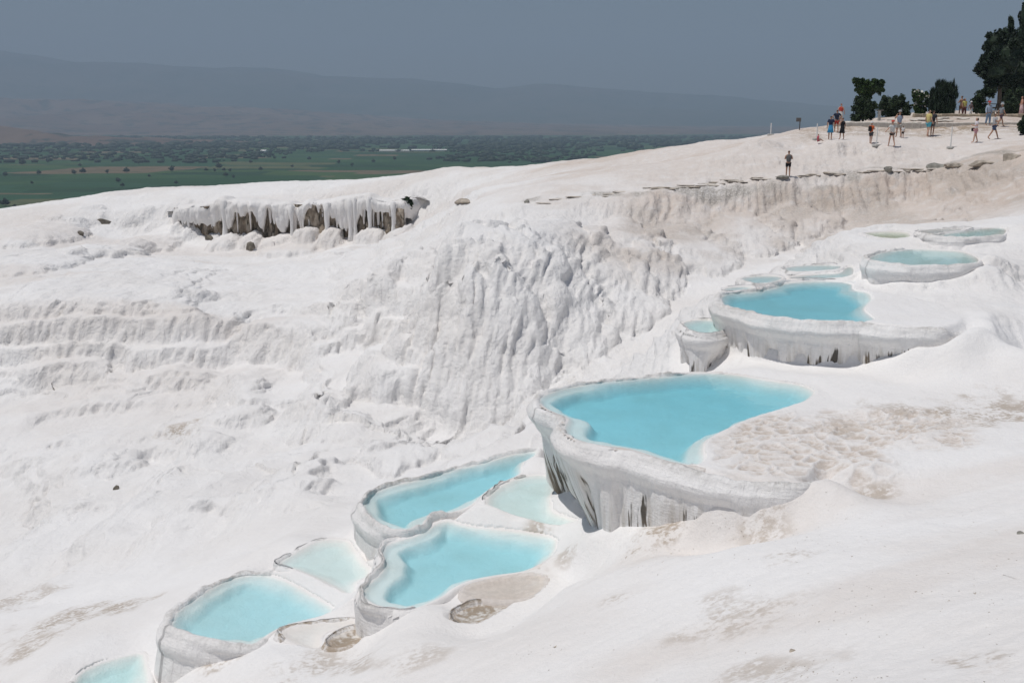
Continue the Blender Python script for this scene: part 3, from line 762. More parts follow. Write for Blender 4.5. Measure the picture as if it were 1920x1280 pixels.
for nm, p in POOLS.items():
    C, W, z = p['C'], p['W'], p['z']
    ctr = W.mean(0)
    root = empty('travertine_pool', (ctr[0], ctr[1], z), POOL_TEXT[nm][0], 'pool', POOL_TEXT[nm][1])
    n = len(C); N = out_normals(C)
    s = np.linspace(0, p['per'], n, endpoint=False)
    g = C[:, 2]
    wt = sstep(0.03, -0.1, g)[None, :]                   # 1 where a wall shows, 0 flush
    drop = np.clip(-g + 0.5, 0.5, 3.2)
    lean = np.full(n, p['lean'])
    if nm == 'A':
        lean = 0.05 + 0.38 * sstep(-1.6, -2.2, g)
    # cross section rows: (outward, height) from inside the water over the lip and down the wall
    rw, lip = p['rw'], p['lip']
    prof = [(-0.10, -0.35), (-0.05, -0.10), (0.0, 0.0), (0.04, lip * 0.8), (0.09, lip), (rw * 0.5, lip * 0.95), (rw * 0.72, lip * 0.55), (rw * 0.9, -0.03), (rw, -0.12)]
    nw = 30
    rows_o, rows_h, kind = [], [], []
    for o_, h_ in prof:
        rows_o.append(np.full(n, o_)); rows_h.append(np.full(n, h_)); kind.append(0)
    bul = 0.10 * sstep(-0.3, -1.0, g)
    for k in range(1, nw + 1):
        f = k / nw
        d = 0.12 + (drop - 0.12) * f
        o_ = rw + bul * np.sin(np.minimum(d / 0.5, 1) * math.pi) - lean * np.maximum(0, d - 0.2)
        rows_o.append(o_); rows_h.append(-d); kind.append(1)
    O_ = np.array(rows_o); Hh = np.array(rows_h)
    nr = len(O_)
    # uneven lip and fluted wall
    th = np.arange(n) / n * 2 * math.pi; rr = p['per'] / (2 * math.pi)
    cx, cyy = rr * np.cos(th), rr * np.sin(th)
    CX = np.repeat(cx[None], nr, 0); CYY = np.repeat(cyy[None], nr, 0)
    lipn = 0.06 * vn3(CX * 2.6, CYY * 2.6, O_ * 6, 101) + 0.08 * vn3(CX * 7, CYY * 7, O_ * 9, 103)
    iswall = np.array(kind)[:, None]
    crest = np.array([0, 0, 0.3, 1, 1, 1, 1, .8, .6] + [0.0] * nw)[:, None]
    Hh = Hh + lipn * crest * (0.6 + lip * 4) * min(1.0, p['per'] / 9) + 0.05 * crest * fbm3(CX * 0.9, CYY * 0.9, 0 * CX, 2, 105)
    # shift the crest line itself in and out
    O_ = O_ + crest * (0.2 * vn3(CX * 1.6, CYY * 1.6, 0 * CX, 107) + 0.09 * vn3(CX * 5.1, CYY * 5.1, 0 * CX, 108))
    fa, fb = worley3(CX * 1.5, CYY * 1.5, Hh * 0.45, 109)
    ga, gb = worley3(CX * 4.2, CYY * 4.2, Hh * 1.1, 111)
    dep = np.clip(-Hh / 0.6, 0, 1)
    O_ = O_ + iswall * dep * (0.20 * (0.6 - fa) + 0.08 * (0.5 - ga)) * min(1, rw / 0.3)
    # cracks
    if nm in 'ABSC':
        ck = sstep(0.60, 0.68, 0.5 + vn3(CX * 2.4, CYY * 2.4, Hh * 0.25, 113)) * sstep(0.5, 1.0, -Hh)
        O_ = O_ - 0.16 * ck
    # flush shores: tuck the strip under the ground
    Hf = np.minimum(Hh, -0.03) - 0.12
    H2 = Hh * wt + Hf * (1 - wt); O2 = O_ * wt + (O_ * 0.4) * (1 - wt)
    V = np.stack([C[None, :, 0] + N[None, :, 0] * O2, C[None, :, 1] + N[None, :, 1] * O2, z + H2], -1).reshape(-1, 3)
    fcs = grid_faces(nr, n, True)
    uv = np.stack([np.repeat(s[None], nr, 0), -H2], -1).reshape(-1, 2)
    me = np_mesh('rim_wall', V, fcs[:, ::-1], True, uv)
    mk = np.zeros((nr, n, 4), np.float32); mk[..., 3] = 0.15
    rn = fbm3(CX * 1.2, CYY * 1.2, Hh * 0.3, 3, 115)
    mk[..., 2] = np.clip(np.array([0, .2, .6, 1, 1, 1, .7, .3, 0] + [0.0] * nw)[:, None] * (0.5 + 1.0 * rn), 0, 1)         # grey dried rim
    if nm in ('N', 'Q', 'O', 'M'):
        mk[..., 0] = np.clip(crest * 0.8, 0, 1)
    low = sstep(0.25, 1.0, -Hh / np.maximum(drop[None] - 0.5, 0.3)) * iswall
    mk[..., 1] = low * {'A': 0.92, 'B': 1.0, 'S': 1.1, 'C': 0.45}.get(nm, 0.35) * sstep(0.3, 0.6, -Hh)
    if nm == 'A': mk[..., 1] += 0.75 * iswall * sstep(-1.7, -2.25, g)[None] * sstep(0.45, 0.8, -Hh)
    mk[..., 1] = np.clip(mk[..., 1], 0, 1.25); mk[..., 3] = 0.22
    ca = me.color_attributes.new('mask', 'FLOAT_COLOR', 'POINT'); ca.data.foreach_set('color', mk.ravel())
    link('rim_wall', me, M_WALL, root)
    # floor
    big = (W.max(0) - W.min(0)).max()
    res = max(0.045, big / 120)
    x0, y0 = W.min(0) - 0.9; x1, y1 = W.max(0) + 0.9
    nx, ny = int((x1 - x0) / res) + 1, int((y1 - y0) / res) + 1
    fx, fy = np.meshgrid(x0 + np.arange(nx) * res, y0 + np.arange(ny) * res)
    sd = sdist(fx.ravel(), fy.ravel(), W).reshape(fx.shape)
    (bx, by), bw = p['bias']
    dirx, diry = (fx - ctr[0]) / (0.5 * (x1 - x0)), (fy - ctr[1]) / (0.5 * (y1 - y0))
    sh = 0.25 * p['shelf'] + 0.8 * bw * np.clip(dirx * bx + diry * by, 0, 1) + 0.3 * fbm2(fx * 0.9, fy * 0.9, 3, 121)
    dshelf = min(0.085, p['deep'] * 0.5)
    dpt = dshelf * sstep(-0.02, 0.14, sd) + (p['deep'] - dshelf) * sstep(0, 0.32, sd - np.maximum(sh, 0.03)) + 0.012 * fbm2(fx * 3, fy * 3, 2, 123) * sstep(0, 0.3, sd)
    wide = 'water' in p
    sdc = sdist(fx.ravel(), fy.ravel(), C[::2, :2]).reshape(fx.shape) if wide else sd * 0 + 9
    fz = z - dpt + np.where(sd < 0, np.minimum(-sd * 0.35, 0.03) - 1.6 * np.clip(-sd - (0.33 if wide else 0.09), 0, 1), 0)
    F_ = grid_faces(ny, nx)
    ok = (sd.ravel()[F_] > (-0.5 if wide else -0.2)).all(1) & (sdc.ravel()[F_] > -0.12).all(1)
    used = np.unique(F_[ok]); mp = np.full(nx * ny, -1); mp[used] = np.arange(len(used))
    V = np.stack([fx.ravel(), fy.ravel(), fz.ravel()], 1)[used]
    me = np_mesh('floor', V, mp[F_[ok]])
    mk = np.zeros((len(V), 4), np.float32); mk[:, 3] = 0.1
    mk[:, 1] = np.clip(0.06 + 0.35 * fbm2(V[:, 0] * 0.9, V[:, 1] * 0.9, 4, 125), 0, 0.25)
    if nm == 'A': mk[:, 0] = 0.3 * sstep(-0.02, -0.12, sd.ravel()[used]); mk[:, 1] = np.maximum(mk[:, 1], 0.4 * sstep(-0.02, -0.12, sd.ravel()[used]))
    if nm in ('N', 'Q'): mk[:, 0] = 0.85; mk[:, 2] = 0.3
    if nm == 'O': mk[:, 1] = 0.6; mk[:, 2] = 0.25
    ca = me.color_attributes.new('mask', 'FLOAT_COLOR', 'POINT'); ca.data.foreach_set('color', mk.ravel())
    link('floor', me, M_TRAV, root)
    # water body
    bm = bmesh.new()
    Nw = out_normals(W)
    ring = W + Nw * 0.05
    top = [bm.verts.new((q[0], q[1], z)) for q in ring]
    bot = [bm.verts.new((q[0], q[1], z - p['deep'] - 0.08)) for q in ring]
    bm.faces.new(top); bm.faces.new(bot[::-1])
    for i in range(len(ring)):
        j = (i + 1) % len(ring)
        bm.faces.new((top[i], bot[i], bot[j], top[j]))
    bmesh.ops.recalc_face_normals(bm, faces=bm.faces)
    me = bpy.data.meshes.new('water'); bm.to_mesh(me); bm.free()
    link('water', me, p['w'], root)

# ------------------------------------------------------------------ the valley, hills and mountains
def elev(y): return math.tan(-PITCH + math.atan((640 - y) / F))
PLZ = -110.0
def far_mesh(name, Y0, Y1, nr, nc, zf, t0=-0.85, t1=0.85):
    Yv = np.exp(np.linspace(math.log(Y0), math.log(Y1), nr))[:, None]; tv = np.linspace(t0, t1, nc)[None]
    y = np.repeat(Yv, nc, 1); x = y * tv
    return np_mesh(name, np.stack([x, y, zf(x, y, tv + 0 * y)], -1).reshape(-1, 3), grid_faces(nr, nc))
t = NT('farmland')
pos = t.new('ShaderNodeNewGeometry').outputs['Position']
vo = t.new('ShaderNodeTexVoronoi', _distance='CHEBYCHEV', Scale=1.0, Randomness=0.9)
wob = t.new('ShaderNodeVectorMath', _operation='MULTIPLY_ADD'); 
nzv = t.new('ShaderNodeTexNoise', Scale=0.004); t.l.new(pos, nzv.inputs['Vector'])
t.l.new(nzv.outputs['Color'], wob.inputs[0]); wob.inputs[1].default_value = (80, 80, 0); t.l.new(pos, wob.inputs[2])
t.l.new(t.stretch(wob.outputs[0], (1 / 260.0, 1 / 150.0, 0.0)), vo.inputs['Vector'])
cr = t.new('ShaderNodeValToRGB')
sepc = t.new('ShaderNodeSeparateColor', i0=vo.outputs['Color'])
t.l.new(sepc.outputs[0], cr.inputs[0])
cr.color_ramp.interpolation = 'CONSTANT'
els = cr.color_ramp.elements
els[0].position = 0; els[0].color = (0.030, 0.075, 0.032, 1)
els[1].position = 0.25; els[1].color = (0.045, 0.095, 0.04, 1)
for ps, c in ((0.45, (0.035, 0.085, 0.045, 1)), (0.6, (0.06, 0.105, 0.04, 1)), (0.74, (0.025, 0.06, 0.03, 1)), (0.87, (0.17, 0.13, 0.085, 1)), (0.94, (0.11, 0.12, 0.06, 1))):
    e = els.new(ps); e.color = c
ff = t.noise(pos, 0.02, 4)
colr = t.mix(t.math('MULTIPLY', t.ramp(ff, 0.45, 0.7), 0.5), cr.outputs[0], (0.03, 0.06, 0.03))
far = t.noise(pos, 0.0012, 3)
bs = t.new('ShaderNodeBsdfPrincipled', Roughness=0.95); bs.inputs['Specular IOR Level'].default_value = 0.1
t.l.new(colr, bs.inputs['Base Color']); t.surf(bs.outputs[0]); M_FARM = t.m
def dry_hill(name, c0, c1, c2, sc):
    t = NT(name)
    pos = t.new('ShaderNodeNewGeometry').outputs['Position']
    a = t.noise(pos, sc, 5, 0.6, 0.5); b = t.noise(pos, sc * 5, 5, 0.65)
    c = t.mix(t.ramp(a, 0.4, 0.6), c0, c1)
    c = t.mix(t.ramp(b, 0.5, 0.62), c, c2)
    bs = t.new('ShaderNodeBsdfPrincipled', Roughness=0.95); bs.inputs['Specular IOR Level'].default_value = 0.1
    t.l.new(c, bs.inputs['Base Color']); t.surf(bs.outputs[0])
    return t.m
M_HILL = dry_hill('dry_hill', (0.14, 0.09, 0.07), (0.18, 0.125, 0.095), (0.045, 0.05, 0.04), 0.0011)
M_MOUNT = dry_hill('mountain_slope', (0.05, 0.065, 0.05), (0.08, 0.08, 0.06), (0.03, 0.05, 0.03), 0.0005)
tag(link('valley_plain', far_mesh('valley_plain', 120, 14000, 200, 120, lambda x, y, t: PLZ + 0 * x), M_FARM), 'flat green farmland of the hazy valley', kind='structure')
def low_hills(x, y, t):
    px = t * F * 0.985 + 960
    h = 55 * sstep(700, -100, px + 200 * vn2(x * 0.0009, y * 0.0009, 5)) * np.exp(-((y - 5200) / 420) ** 2) * (0.7 + 1.1 * fbm2(x * 0.0022, y * 0.003, 4, 7))
    return PLZ - 6 + h * 1.35 + 8 * fbm2(x * 0.004, y * 0.004, 3, 9) * sstep(0.5, 8, h)
tag(link('low_hills', far_mesh('low_hills', 4200, 6400, 70, 200, low_hills, -0.6, 0.2), M_HILL), 'low reddish hills rising from the valley at left', kind='structure')
def badlands(x, y, t):
    px = t * F * 0.985 + 960
    top = np.interp(px, [-400, 0, 300, 600, 800, 1000, 1300, 2400], [260, 240, 190, 90, 10, -30, -60, -80])
    return PLZ - 10 + (top - PLZ) * sstep(6900, 11500, y + 700 * vn2(x * 0.0004, y * 0.0004, 31)) * (0.75 + 0.75 * (0.5 - np.abs(fbm2(x * 0.0011, y * 0.0007, 5, 11)))) 
tag(link('foothills', far_mesh('foothills', 6500, 13500, 110, 420, badlands, -0.7, 0.85), M_HILL), 'eroded bare foothills below the mountains', kind='structure')
rx_ = [-700, 0, 60, 180, 300, 420, 520, 620, 700, 780, 860, 930, 1000, 1020, 1090, 1200, 1320, 1400, 1480, 1560, 1700, 1920, 2600]
ry_ = [60, 88, 98, 116, 120, 129, 126, 142, 147, 149, 158, 167, 158, 157, 165, 172, 178, 188, 194, 200, 203, 205, 210]
def mount(x, y, t):
    px = t * F * 0.985 + 960
    yy = np.interp(px, rx_, ry_)
    top = np.tan(-PITCH + np.arctan((640 - yy) / F)) * 17000
    rr = np.abs(fbm2(x * 0.0004, y * 0.0003, 5, 13))
    up_ = sstep(11500, 17000, y) ** 0.8
    return PLZ + (top - PLZ + 25 * fbm2(x * 0.002, y * 0.002, 3, 17)) * up_ * (1 - 0.55 * rr * (1 - sstep(15500, 17000, y))) * (1 - 0.5 * sstep(17000, 20000, y))
tag(link('mountains', far_mesh('mountains', 11300, 20000, 90, 420, mount, -0.75, 0.85), M_MOUNT), 'long blue mountain range fading into haze', kind='structure')
# the air
bm = bmesh.new(); bmesh.ops.create_cube(bm, size=1.0)
me = bpy.data.meshes.new('haze'); bm.to_mesh(me); bm.free()
hz = link('haze', me)
hz.scale = (44000, 23000, 1700.0); hz.location = (0, 10500, -115 + 850)
t = NT('haze_air'); t.n.remove(t.out); t.out = t.n.new('ShaderNodeOutputMaterial')
pv = t.new('ShaderNodeVolumePrincipled', Density=1.2e-4, Anisotropy=0.0)
pv.inputs['Color'].default_value = (0.52, 0.64, 0.80, 1)
t.l.new(pv.outputs[0], t.out.inputs['Volume'])
me.materials.append(t.m)
tag(hz, kind='stuff', label='pale blue haze filling the valley air')

# ------------------------------------------------------------------ the dripstone overhang on the far ridge
M_ROCK = NT('cave_rock')
t = M_ROCK
pos = t.new('ShaderNodeNewGeometry').outputs['Position']
a = t.noise(t.stretch(pos, (1.0, 1.0, 0.45)), 1.3, 5, 0.65, 0.4); b = t.noise(t.stretch(pos, (1.6, 1.6, 0.3)), 1.6, 4)
c = t.mix(t.ramp(a, 0.4, 0.62), (0.20, 0.155, 0.11), (0.42, 0.36, 0.29))
c = t.mix(t.ramp(b, 0.5, 0.62), c, (0.07, 0.058, 0.04))
bs = t.new('ShaderNodeBsdfPrincipled', Roughness=0.9); t.l.new(c, bs.inputs['Base Color'])
bp = t.new('ShaderNodeBump', Strength=0.9, Distance=0.15, Height=a); t.l.new(bp.outputs[0], bs.inputs['Normal'])
t.surf(bs.outputs[0]); M_ROCK = t.m
path_px = [(296,393,414,110),(330,389,424,109.3),(400,384,446,107.5),(460,383,448,106),(520,382,450,105),(600,382,447,103.6),(660,380,449,102.5),(720,377,442,101.3),(765,372,432,100.3),(800,371,412,99.5)]
kx = np.array([q[0] for q in path_px], float)
ns = 520
sx = np.linspace(kx[0], kx[-1], ns)
lipy = np.interp(sx, kx, [q[1] for q in path_px]); footy = np.interp(sx, kx, [q[2] for q in path_px]); dY = np.interp(sx, kx, [q[3] for q in path_px])
LIP = np.array([PD(a_, b_, c_ - 3.4) for a_, b_, c_ in zip(sx, lipy, dY)])
FOOT = np.array([PD(a_, b_, c_ - 3.2) for a_, b_, c_ in zip(sx, footy, dY)])
arc = np.concatenate([[0], np.cumsum(np.hypot(*np.diff(LIP[:, :2], axis=0).T))])
fade = sstep(0, 0.07, (sx - kx[0]) / (kx[-1] - kx[0])) * sstep(1, 0.9, (sx - kx[0]) / (kx[-1] - kx[0]))
root = empty('dripstone_overhang', tuple(FOOT[ns // 2]), 'brown rock overhang hung with white dripstone on the far ridge', 'overhang')
rows = []
for k in range(26):
    f = k / 25
    zz = LIP[:, 2] - 0.1 + (FOOT[:, 2] - 1.0 - LIP[:, 2]) * f
    yy = LIP[:, 1] + 0.75 + 3.5 * (1 - fade) + 0.9 * fbm2(arc * 0.7, zz * 0.7, 4, 201) + 0.8 * vn2(arc * 0.35, zz * 0.2, 203)
    rows.append(np.stack([LIP[:, 0] * yy / LIP[:, 1], yy, zz], -1))
rows = np.array(rows)[:, fade > 0.93]
link('rock_face', np_mesh('rock_face', rows.reshape(-1, 3), grid_faces(26, rows.shape[1])[:, ::-1]), M_ROCK, root)
Hh_ = LIP[:, 2] - FOOT[:, 2]
dl = 0.10 + 0.75 * np.clip(vn2(arc * 0.22, 0 * arc, 211) * 1.6 + 0.35, 0, 1)
dl = dl + 0.8 * np.clip(vn2(arc * 0.8, 0 * arc + 4, 213) * 2, -0.3, 1) * (0.45 + vn2(arc * 0.2, 0 * arc, 216)) + 0.22 * vn2(arc * 2.2, 0 * arc, 215) + 0.15 * vn2(arc * 5, 0 * arc, 214)
left = sstep(480, 380, sx)
dl = np.clip(dl + 0.4 * left, 0.08, 1.15)
dl = (dl * fade + 1.1 * (1 - fade)) * Hh_ * 0.92
rows = []
w0 = 1.3 * vn2(arc * 0.28, 0 * arc, 217) + 0.3 * vn2(arc * 1.7, 0 * arc, 219)
LIP[:, 2] += 0.9 * vn2(arc * 0.25, 0 * arc + 9, 218) * fade + 0.45 * vn2(arc * 0.9, 0 * arc + 9, 220)
prof = [(6.5, -0.6), (4.4, 0.0), (2.4, 0.22), (0.9, 0.2), (0.3, 0.12), (0.0, 0.0)]
for o_, h_ in prof:
    z_ = LIP[:, 2] + h_ + 0.10 * fbm2(arc * 0.9, 0 * arc + o_, 3, 221)
    if o_ > 2: z_ = LIP[:, 2] + h_
    rows.append(np.stack([LIP[:, 0], LIP[:, 1] + o_ - w0 * (o_ < 1) + 3.2 * (1 - fade) * (o_ < 2), z_ - 0.8 * (1 - fade)], -1))
for k in range(1, 25):
    f = k / 24
    zz = LIP[:, 2] - dl * f
    f1_, _ = worley3(arc * 1.5, 0 * arc, zz * 0.55, 223)
    f2_, _ = worley3(arc * 3.6, 0 * arc, zz * 1.6, 225)
    o_ = -0.30 * math.sin(min(1, f * 3) * math.pi * 0.5) + 0.35 * f ** 3 - 0.38 * (0.55 - f1_) - 0.13 * (0.5 - f2_)
    if k == 24: o_ = o_ + 0.45
    rows.append(np.stack([LIP[:, 0], LIP[:, 1] + o_ - w0 + 3.2 * (1 - fade), zz - 0.8 * (1 - fade)], -1))
me = np_mesh('curtain', np.array(rows).reshape(-1, 3), grid_faces(len(rows), ns)[:, ::-1])
mk = np.zeros((len(rows) * ns, 4), np.float32); mk[:, 3] = 0.5; mk[:, 1] = 0.08
me.color_attributes.new('mask', 'FLOAT_COLOR', 'POINT').data.foreach_set('color', mk.ravel())
link('curtain', me, M_TRAV, root)
def lathe_mesh(name, prof, seg=14, wob=0.0, seed=0, cap=True):
    """prof: (radius, height) list"""
    V = []
    r_ = np.random.default_rng(seed)
    for i, (r, h) in enumerate(prof):
        for j in range(seg):
            a_ = 2 * math.pi * j / seg
            k = 1 + wob * (r_.random() - 0.5)
            V.append((r * k * math.cos(a_), r * k * math.sin(a_), h))
    fs = grid_faces(len(prof), seg, True)
    me = np_mesh(name, V, fs)
    return me
LIP0 = LIP
for k, px in enumerate([418, 545, 612, 655, 664, 692, 737]):
    i = int(np.argmin(np.abs(sx - px)))
    hgt = LIP[i, 2] - FOOT[i, 2] + 0.4
    r0 = [0.28, 0.22, .3, .25, .2, .22, .26, .36, .22, .2, .25][k]
    pr = [(0.02, -hgt), (r0 * 1.5, -hgt + 0.1), (r0 * 1.1, -hgt * 0.8), (r0 * 0.75, -hgt * 0.6), (r0 * 0.9, -hgt * 0.4), (r0 * 1.15, -hgt * 0.2), (r0 * 1.4, 0.0), (0.02, 0.15)]
    me = lathe_mesh('dripstone_column', pr, 12, 0.45, k)
    mk = np.zeros((len(me.vertices), 4), np.float32); mk[:, 3] = 0.4
    me.color_attributes.new('mask', 'FLOAT_COLOR', 'POINT').data.foreach_set('color', mk.ravel())
    o = bpy.data.objects.new('dripstone_column', me); COL.objects.link(o); me.materials.append(M_TRAV)
    o.location = (LIP[i, 0], LIP[i, 1] - 0.15 - w0[i], LIP[i, 2] - 0.1)
    o.parent = root; o.matrix_parent_inverse = Matrix.Translation(-Vector(root.location))

dr_ = np.random.default_rng(18)
for k in range(46):
    i = int(dr_.integers(int(ns * 0.08), int(ns * 0.92)))
    if dl[i] > Hh_[i] * 0.75: continue
    L_ = dl[i] + dr_.uniform(0.15, 1.0) ** 1.5 * (Hh_[i] - dl[i]) * 0.9; r0 = dr_.uniform(0.07, 0.22)
    me = lathe_mesh('drip', [(0.01, -L_), (r0 * 0.45, -L_ * 0.93), (r0 * 0.8, -L_ * 0.6), (r0 * 1.1, -L_ * 0.3), (r0 * 1.5, 0.0), (0.01, 0.1)], 9, 0.4, 500 + k)
    mk = np.zeros((len(me.vertices), 4), np.float32); mk[:, 3] = 0.3; mk[:, 1] = dr_.uniform(0, 0.5)
    me.color_attributes.new('mask', 'FLOAT_COLOR', 'POINT').data.foreach_set('color', mk.ravel())
    o = bpy.data.objects.new('drip', me); COL.objects.link(o); me.materials.append(M_TRAV)
    o.location = (LIP[i, 0], LIP[i, 1] - w0[i] + dr_.uniform(-0.1, 0.5), LIP[i, 2] - 0.15)
    o.parent = root; o.matrix_parent_inverse = Matrix.Translation(-Vector(root.location))

# ------------------------------------------------------------------ loose rocks, ledge slabs
M_STONE = simple('grey_stone', (0.26, 0.25, 0.22), 0.9, 0.35, 3.0, 0.05)
M_SLAB = simple('crust_slab', (0.40, 0.35, 0.29), 0.9, 0.35, 2.2, 0.06)
M_LSLAB = simple('pale_crust', (0.55, 0.50, 0.44), 0.9, 0.25, 2.2, 0.06)
M_DARKROCK = simple('dark_rock', (0.17, 0.15, 0.12), 0.9, 0.4, 2.5, 0.06)
def rock_mesh(name, sx_, sy_, sz_, seed):
    bm = bmesh.new(); bmesh.ops.create_icosphere(bm, subdivisions=2, radius=1.0)
    r_ = random.Random(seed)
    pl = [Vector((r_.gauss(0, 1), r_.gauss(0, 1), r_.gauss(0, 1))).normalized() for _ in range(9)]
    for v in bm.verts:
        for n_ in pl:
            d = v.co.dot(n_)
            if d > 0.62: v.co -= n_ * (d - 0.62)
        v.co *= 1 + r_.uniform(-0.05, 0.05)
        v.co = Vector((v.co.x * sx_, v.co.y * sy_, v.co.z * sz_))
    me = bpy.data.meshes.new(name); bm.to_mesh(me); bm.free()
    return me
def put_rock(px, py, w, h, mat, label, cat='rock', group=None, y0=40, y1=120, seed=0, dp=None, name='rock', emb=None, back=0.0):
    q = hit(px, py, y0, y1)
    if back: q = np.array([q[0] * (q[1] + back) / q[1], q[1] + back, gz_at(q[0] * (q[1] + back) / q[1], q[1] + back)])
    k = q[1] / F
    me = rock_mesh(name, w * k * 0.72, (dp or w) * k * 0.6, h * k * 0.8, seed); me.materials.append(mat)
    o = bpy.data.objects.new(name, me); COL.objects.link(o)
    o.location = (q[0], q[1], q[2] + h * k * (0.2 if emb is None else emb)); o.rotation_euler.z = random.Random(seed).uniform(-0.4, 0.4)
    return tag(o, label, cat, group)
put_rock(1665, 322, 14, 12, M_STONE, 'blocky gray-green boulder alone on the pale slope edge', seed=3, y0=60)
put_rock(1755, 317, 34, 15, M_STONE, 'broad gray rock left in the outcrop at the right ledge', 'rock', 'outcrop rocks on the ledge', seed=5, y0=58, emb=-0.1, back=0.7)
put_rock(1792, 316, 38, 12, M_SLAB, 'flat gray-brown rock in the middle of the right ledge outcrop', 'rock', 'outcrop rocks on the ledge', seed=6, y0=58, emb=-0.1, back=0.7)
put_rock(1842, 316, 44, 9, M_SLAB, 'long low rock on the ledge below the walking couple', 'rock', 'outcrop rocks on the ledge', seed=7, y0=56, emb=-0.1, back=0.7)
put_rock(1896, 304, 26, 20, M_SLAB, 'tall crusty rock at the right end of the ledge', 'rock', 'outcrop rocks on the ledge', seed=8, y0=54, emb=-0.1, back=0.7)
put_rock(987, 380, 9, 7, M_STONE, 'small square gray block at the left end of the ledge', seed=9, y0=58)
put_rock(1468, 333, 22, 6, M_STONE, 'flat gray-green stone beside the lone man', seed=10, y0=62)
put_rock(190, 416, 34, 20, M_DARKROCK, 'brown rock body standing in for a recess at the left of the far ridge', seed=11, y0=90, dp=14, emb=-0.35)  # sunken dark body added in place of a recess in the ridge
put_rock(152, 440, 12, 8, M_DARKROCK, 'small dark stone below the hollow on the far ridge', seed=12, y0=90)
put_rock(470, 466, 18, 22, M_DARKROCK, 'brown rock body standing in for a recess below the dripstone overhang', seed=13, y0=85, emb=-0.2)  # another dark body added where the slope has a recess
put_rock(392, 448, 14, 12, M_DARKROCK, 'dark rock at the foot of the dripstone curtain', seed=14, y0=85)
put_rock(217, 917, 12, 16, M_DARKROCK, 'dark stump-like rock in a notch of the white lower slope', seed=15, y0=25, y1=60, emb=-0.1)
put_rock(866, 380, 22, 10, M_SLAB, 'brown rock patch right of the overhang', seed=16, y0=75)
put_rock(1913, 1001, 11, 7, M_STONE, 'small gray pebble on the foreground slope at the right edge', 'pebble', seed=17, y0=6, y1=30)
put_rock(1485, 1220, 11, 5, M_SLAB, 'small brown pebble on the foreground slope near the bottom', 'pebble', seed=18, y0=6, y1=30)
lr = random.Random(4)
for k in range(58):
    px = lr.choice([lr.uniform(1000, 1480), lr.uniform(1480, 1760), lr.uniform(1220, 1700)])
    py = np.interp(px, [985, 1100, 1240, 1476, 1660, 1760], [384, 371, 356, 336, 326, 321]) + lr.uniform(-2, 5)
    put_rock(px, py, lr.uniform(8, 34), lr.uniform(1.2, 2.6), lr.choice([M_SLAB, M_LSLAB, M_LSLAB]), 'thin broken crust slab along the ledge under the pale slope', 'slab', 'crust slabs along the ledge', seed=100 + k, y0=60, y1=80, dp=14, name='crust_fragment', emb=-0.15, back=0.45)

# ------------------------------------------------------------------ kerb and stone wall of the terrace
M_KERB = simple('kerb_stone', (0.60, 0.56, 0.50), 0.85, 0.15, 2.0, 0.03)
M_BLOCK = simple('wall_block', (0.42, 0.35, 0.26), 0.9, 0.3, 2.0, 0.04)
def box_mesh(name, w, d, h, bev=0.03, seed=0, jit=0.0):
    bm = bmesh.new(); bmesh.ops.create_cube(bm, size=1.0)
    r_ = random.Random(seed)
    for v in bm.verts:
        v.co = Vector((v.co.x * w * (1 + r_.uniform(-jit, jit)), v.co.y * d * (1 + r_.uniform(-jit, jit)), (v.co.z + 0.5) * h * (1 + r_.uniform(-jit, jit))))
    if bev: bmesh.ops.bevel(bm, geom=bm.edges[:], offset=bev, segments=1, affect='EDGES')
    me = bpy.data.meshes.new(name); bm.to_mesh(me); bm.free()
    return me
def put(name, me, loc, mat, parent, rz=0.0):
    o = bpy.data.objects.new(name, me); COL.objects.link(o)
    if len(me.materials) == 0: me.materials.append(mat)
    o.location = loc; o.rotation_euler.z = rz
    if parent is not None:
        o.parent = parent; o.matrix_parent_inverse = parent.matrix_basis.inverted()
    return o
def flat_place(px, Y):
    x_ = (px - 960) / (F * CT + 400 * ST) * Y
    return x_, Y, gz_at(x_, Y)
k0 = PD(1740, 238, 80.6)
kerb = empty('stone_kerb', tuple(k0), 'long pale stone kerb edging the upper terrace behind the visitors', 'kerb')
kinds = [box_mesh('kerb_stone', 0.66, 0.45, 0.62, 0.04, i, 0.05) for i in range(4)]
for k in range(28):
    px = 1562 + k * 15.4
    q = PD(px, 238.5 - 0.6 * math.sin(k * 0.4), 80.6)
    put('kerb_stone', kinds[k % 4], (q[0], q[1], q[2] - 0.28), M_KERB, kerb, 0.02 * math.sin(k))
wall = empty('retaining_wall', tuple(PD(1830, 225, 86)), 'low brown stone block wall below the bushes at right', 'wall')
kinds = [box_mesh('stone_block', 0.80 * (0.75 + 0.15 * i), 0.5, 0.62, 0.05, 20 + i, 0.08) for i in range(4)]
xx = 1712.0; k = 0
while xx < 1960:
    wpx = 0.80 * (0.75 + 0.15 * (k % 4)) * F / 86 * 1.03
    q = PD(xx + wpx / 2, 224.5, 86.0)
    put('stone_block', kinds[k % 4], (q[0], q[1], q[2] - 0.15), M_BLOCK, wall, 0.03 * math.sin(k * 2.1))
    xx += wpx; k += 1
# flat paving slabs between kerb and wall
lr = random.Random(9)
for k in range(16):
    px = lr.uniform(1580, 1900); Y = lr.uniform(82, 85)
    x_, y_, z_ = flat_place(px, Y)
    o = put('flat_stone', rock_mesh('flat_stone', lr.uniform(.4, .9), lr.uniform(.3, .6), 0.10, 300 + k), (x_, y_, z_ + 0.03), M_KERB, None)
    tag(o, 'rough pale slab lying between the kerb and the block wall', 'slab', 'slabs on the upper terrace')

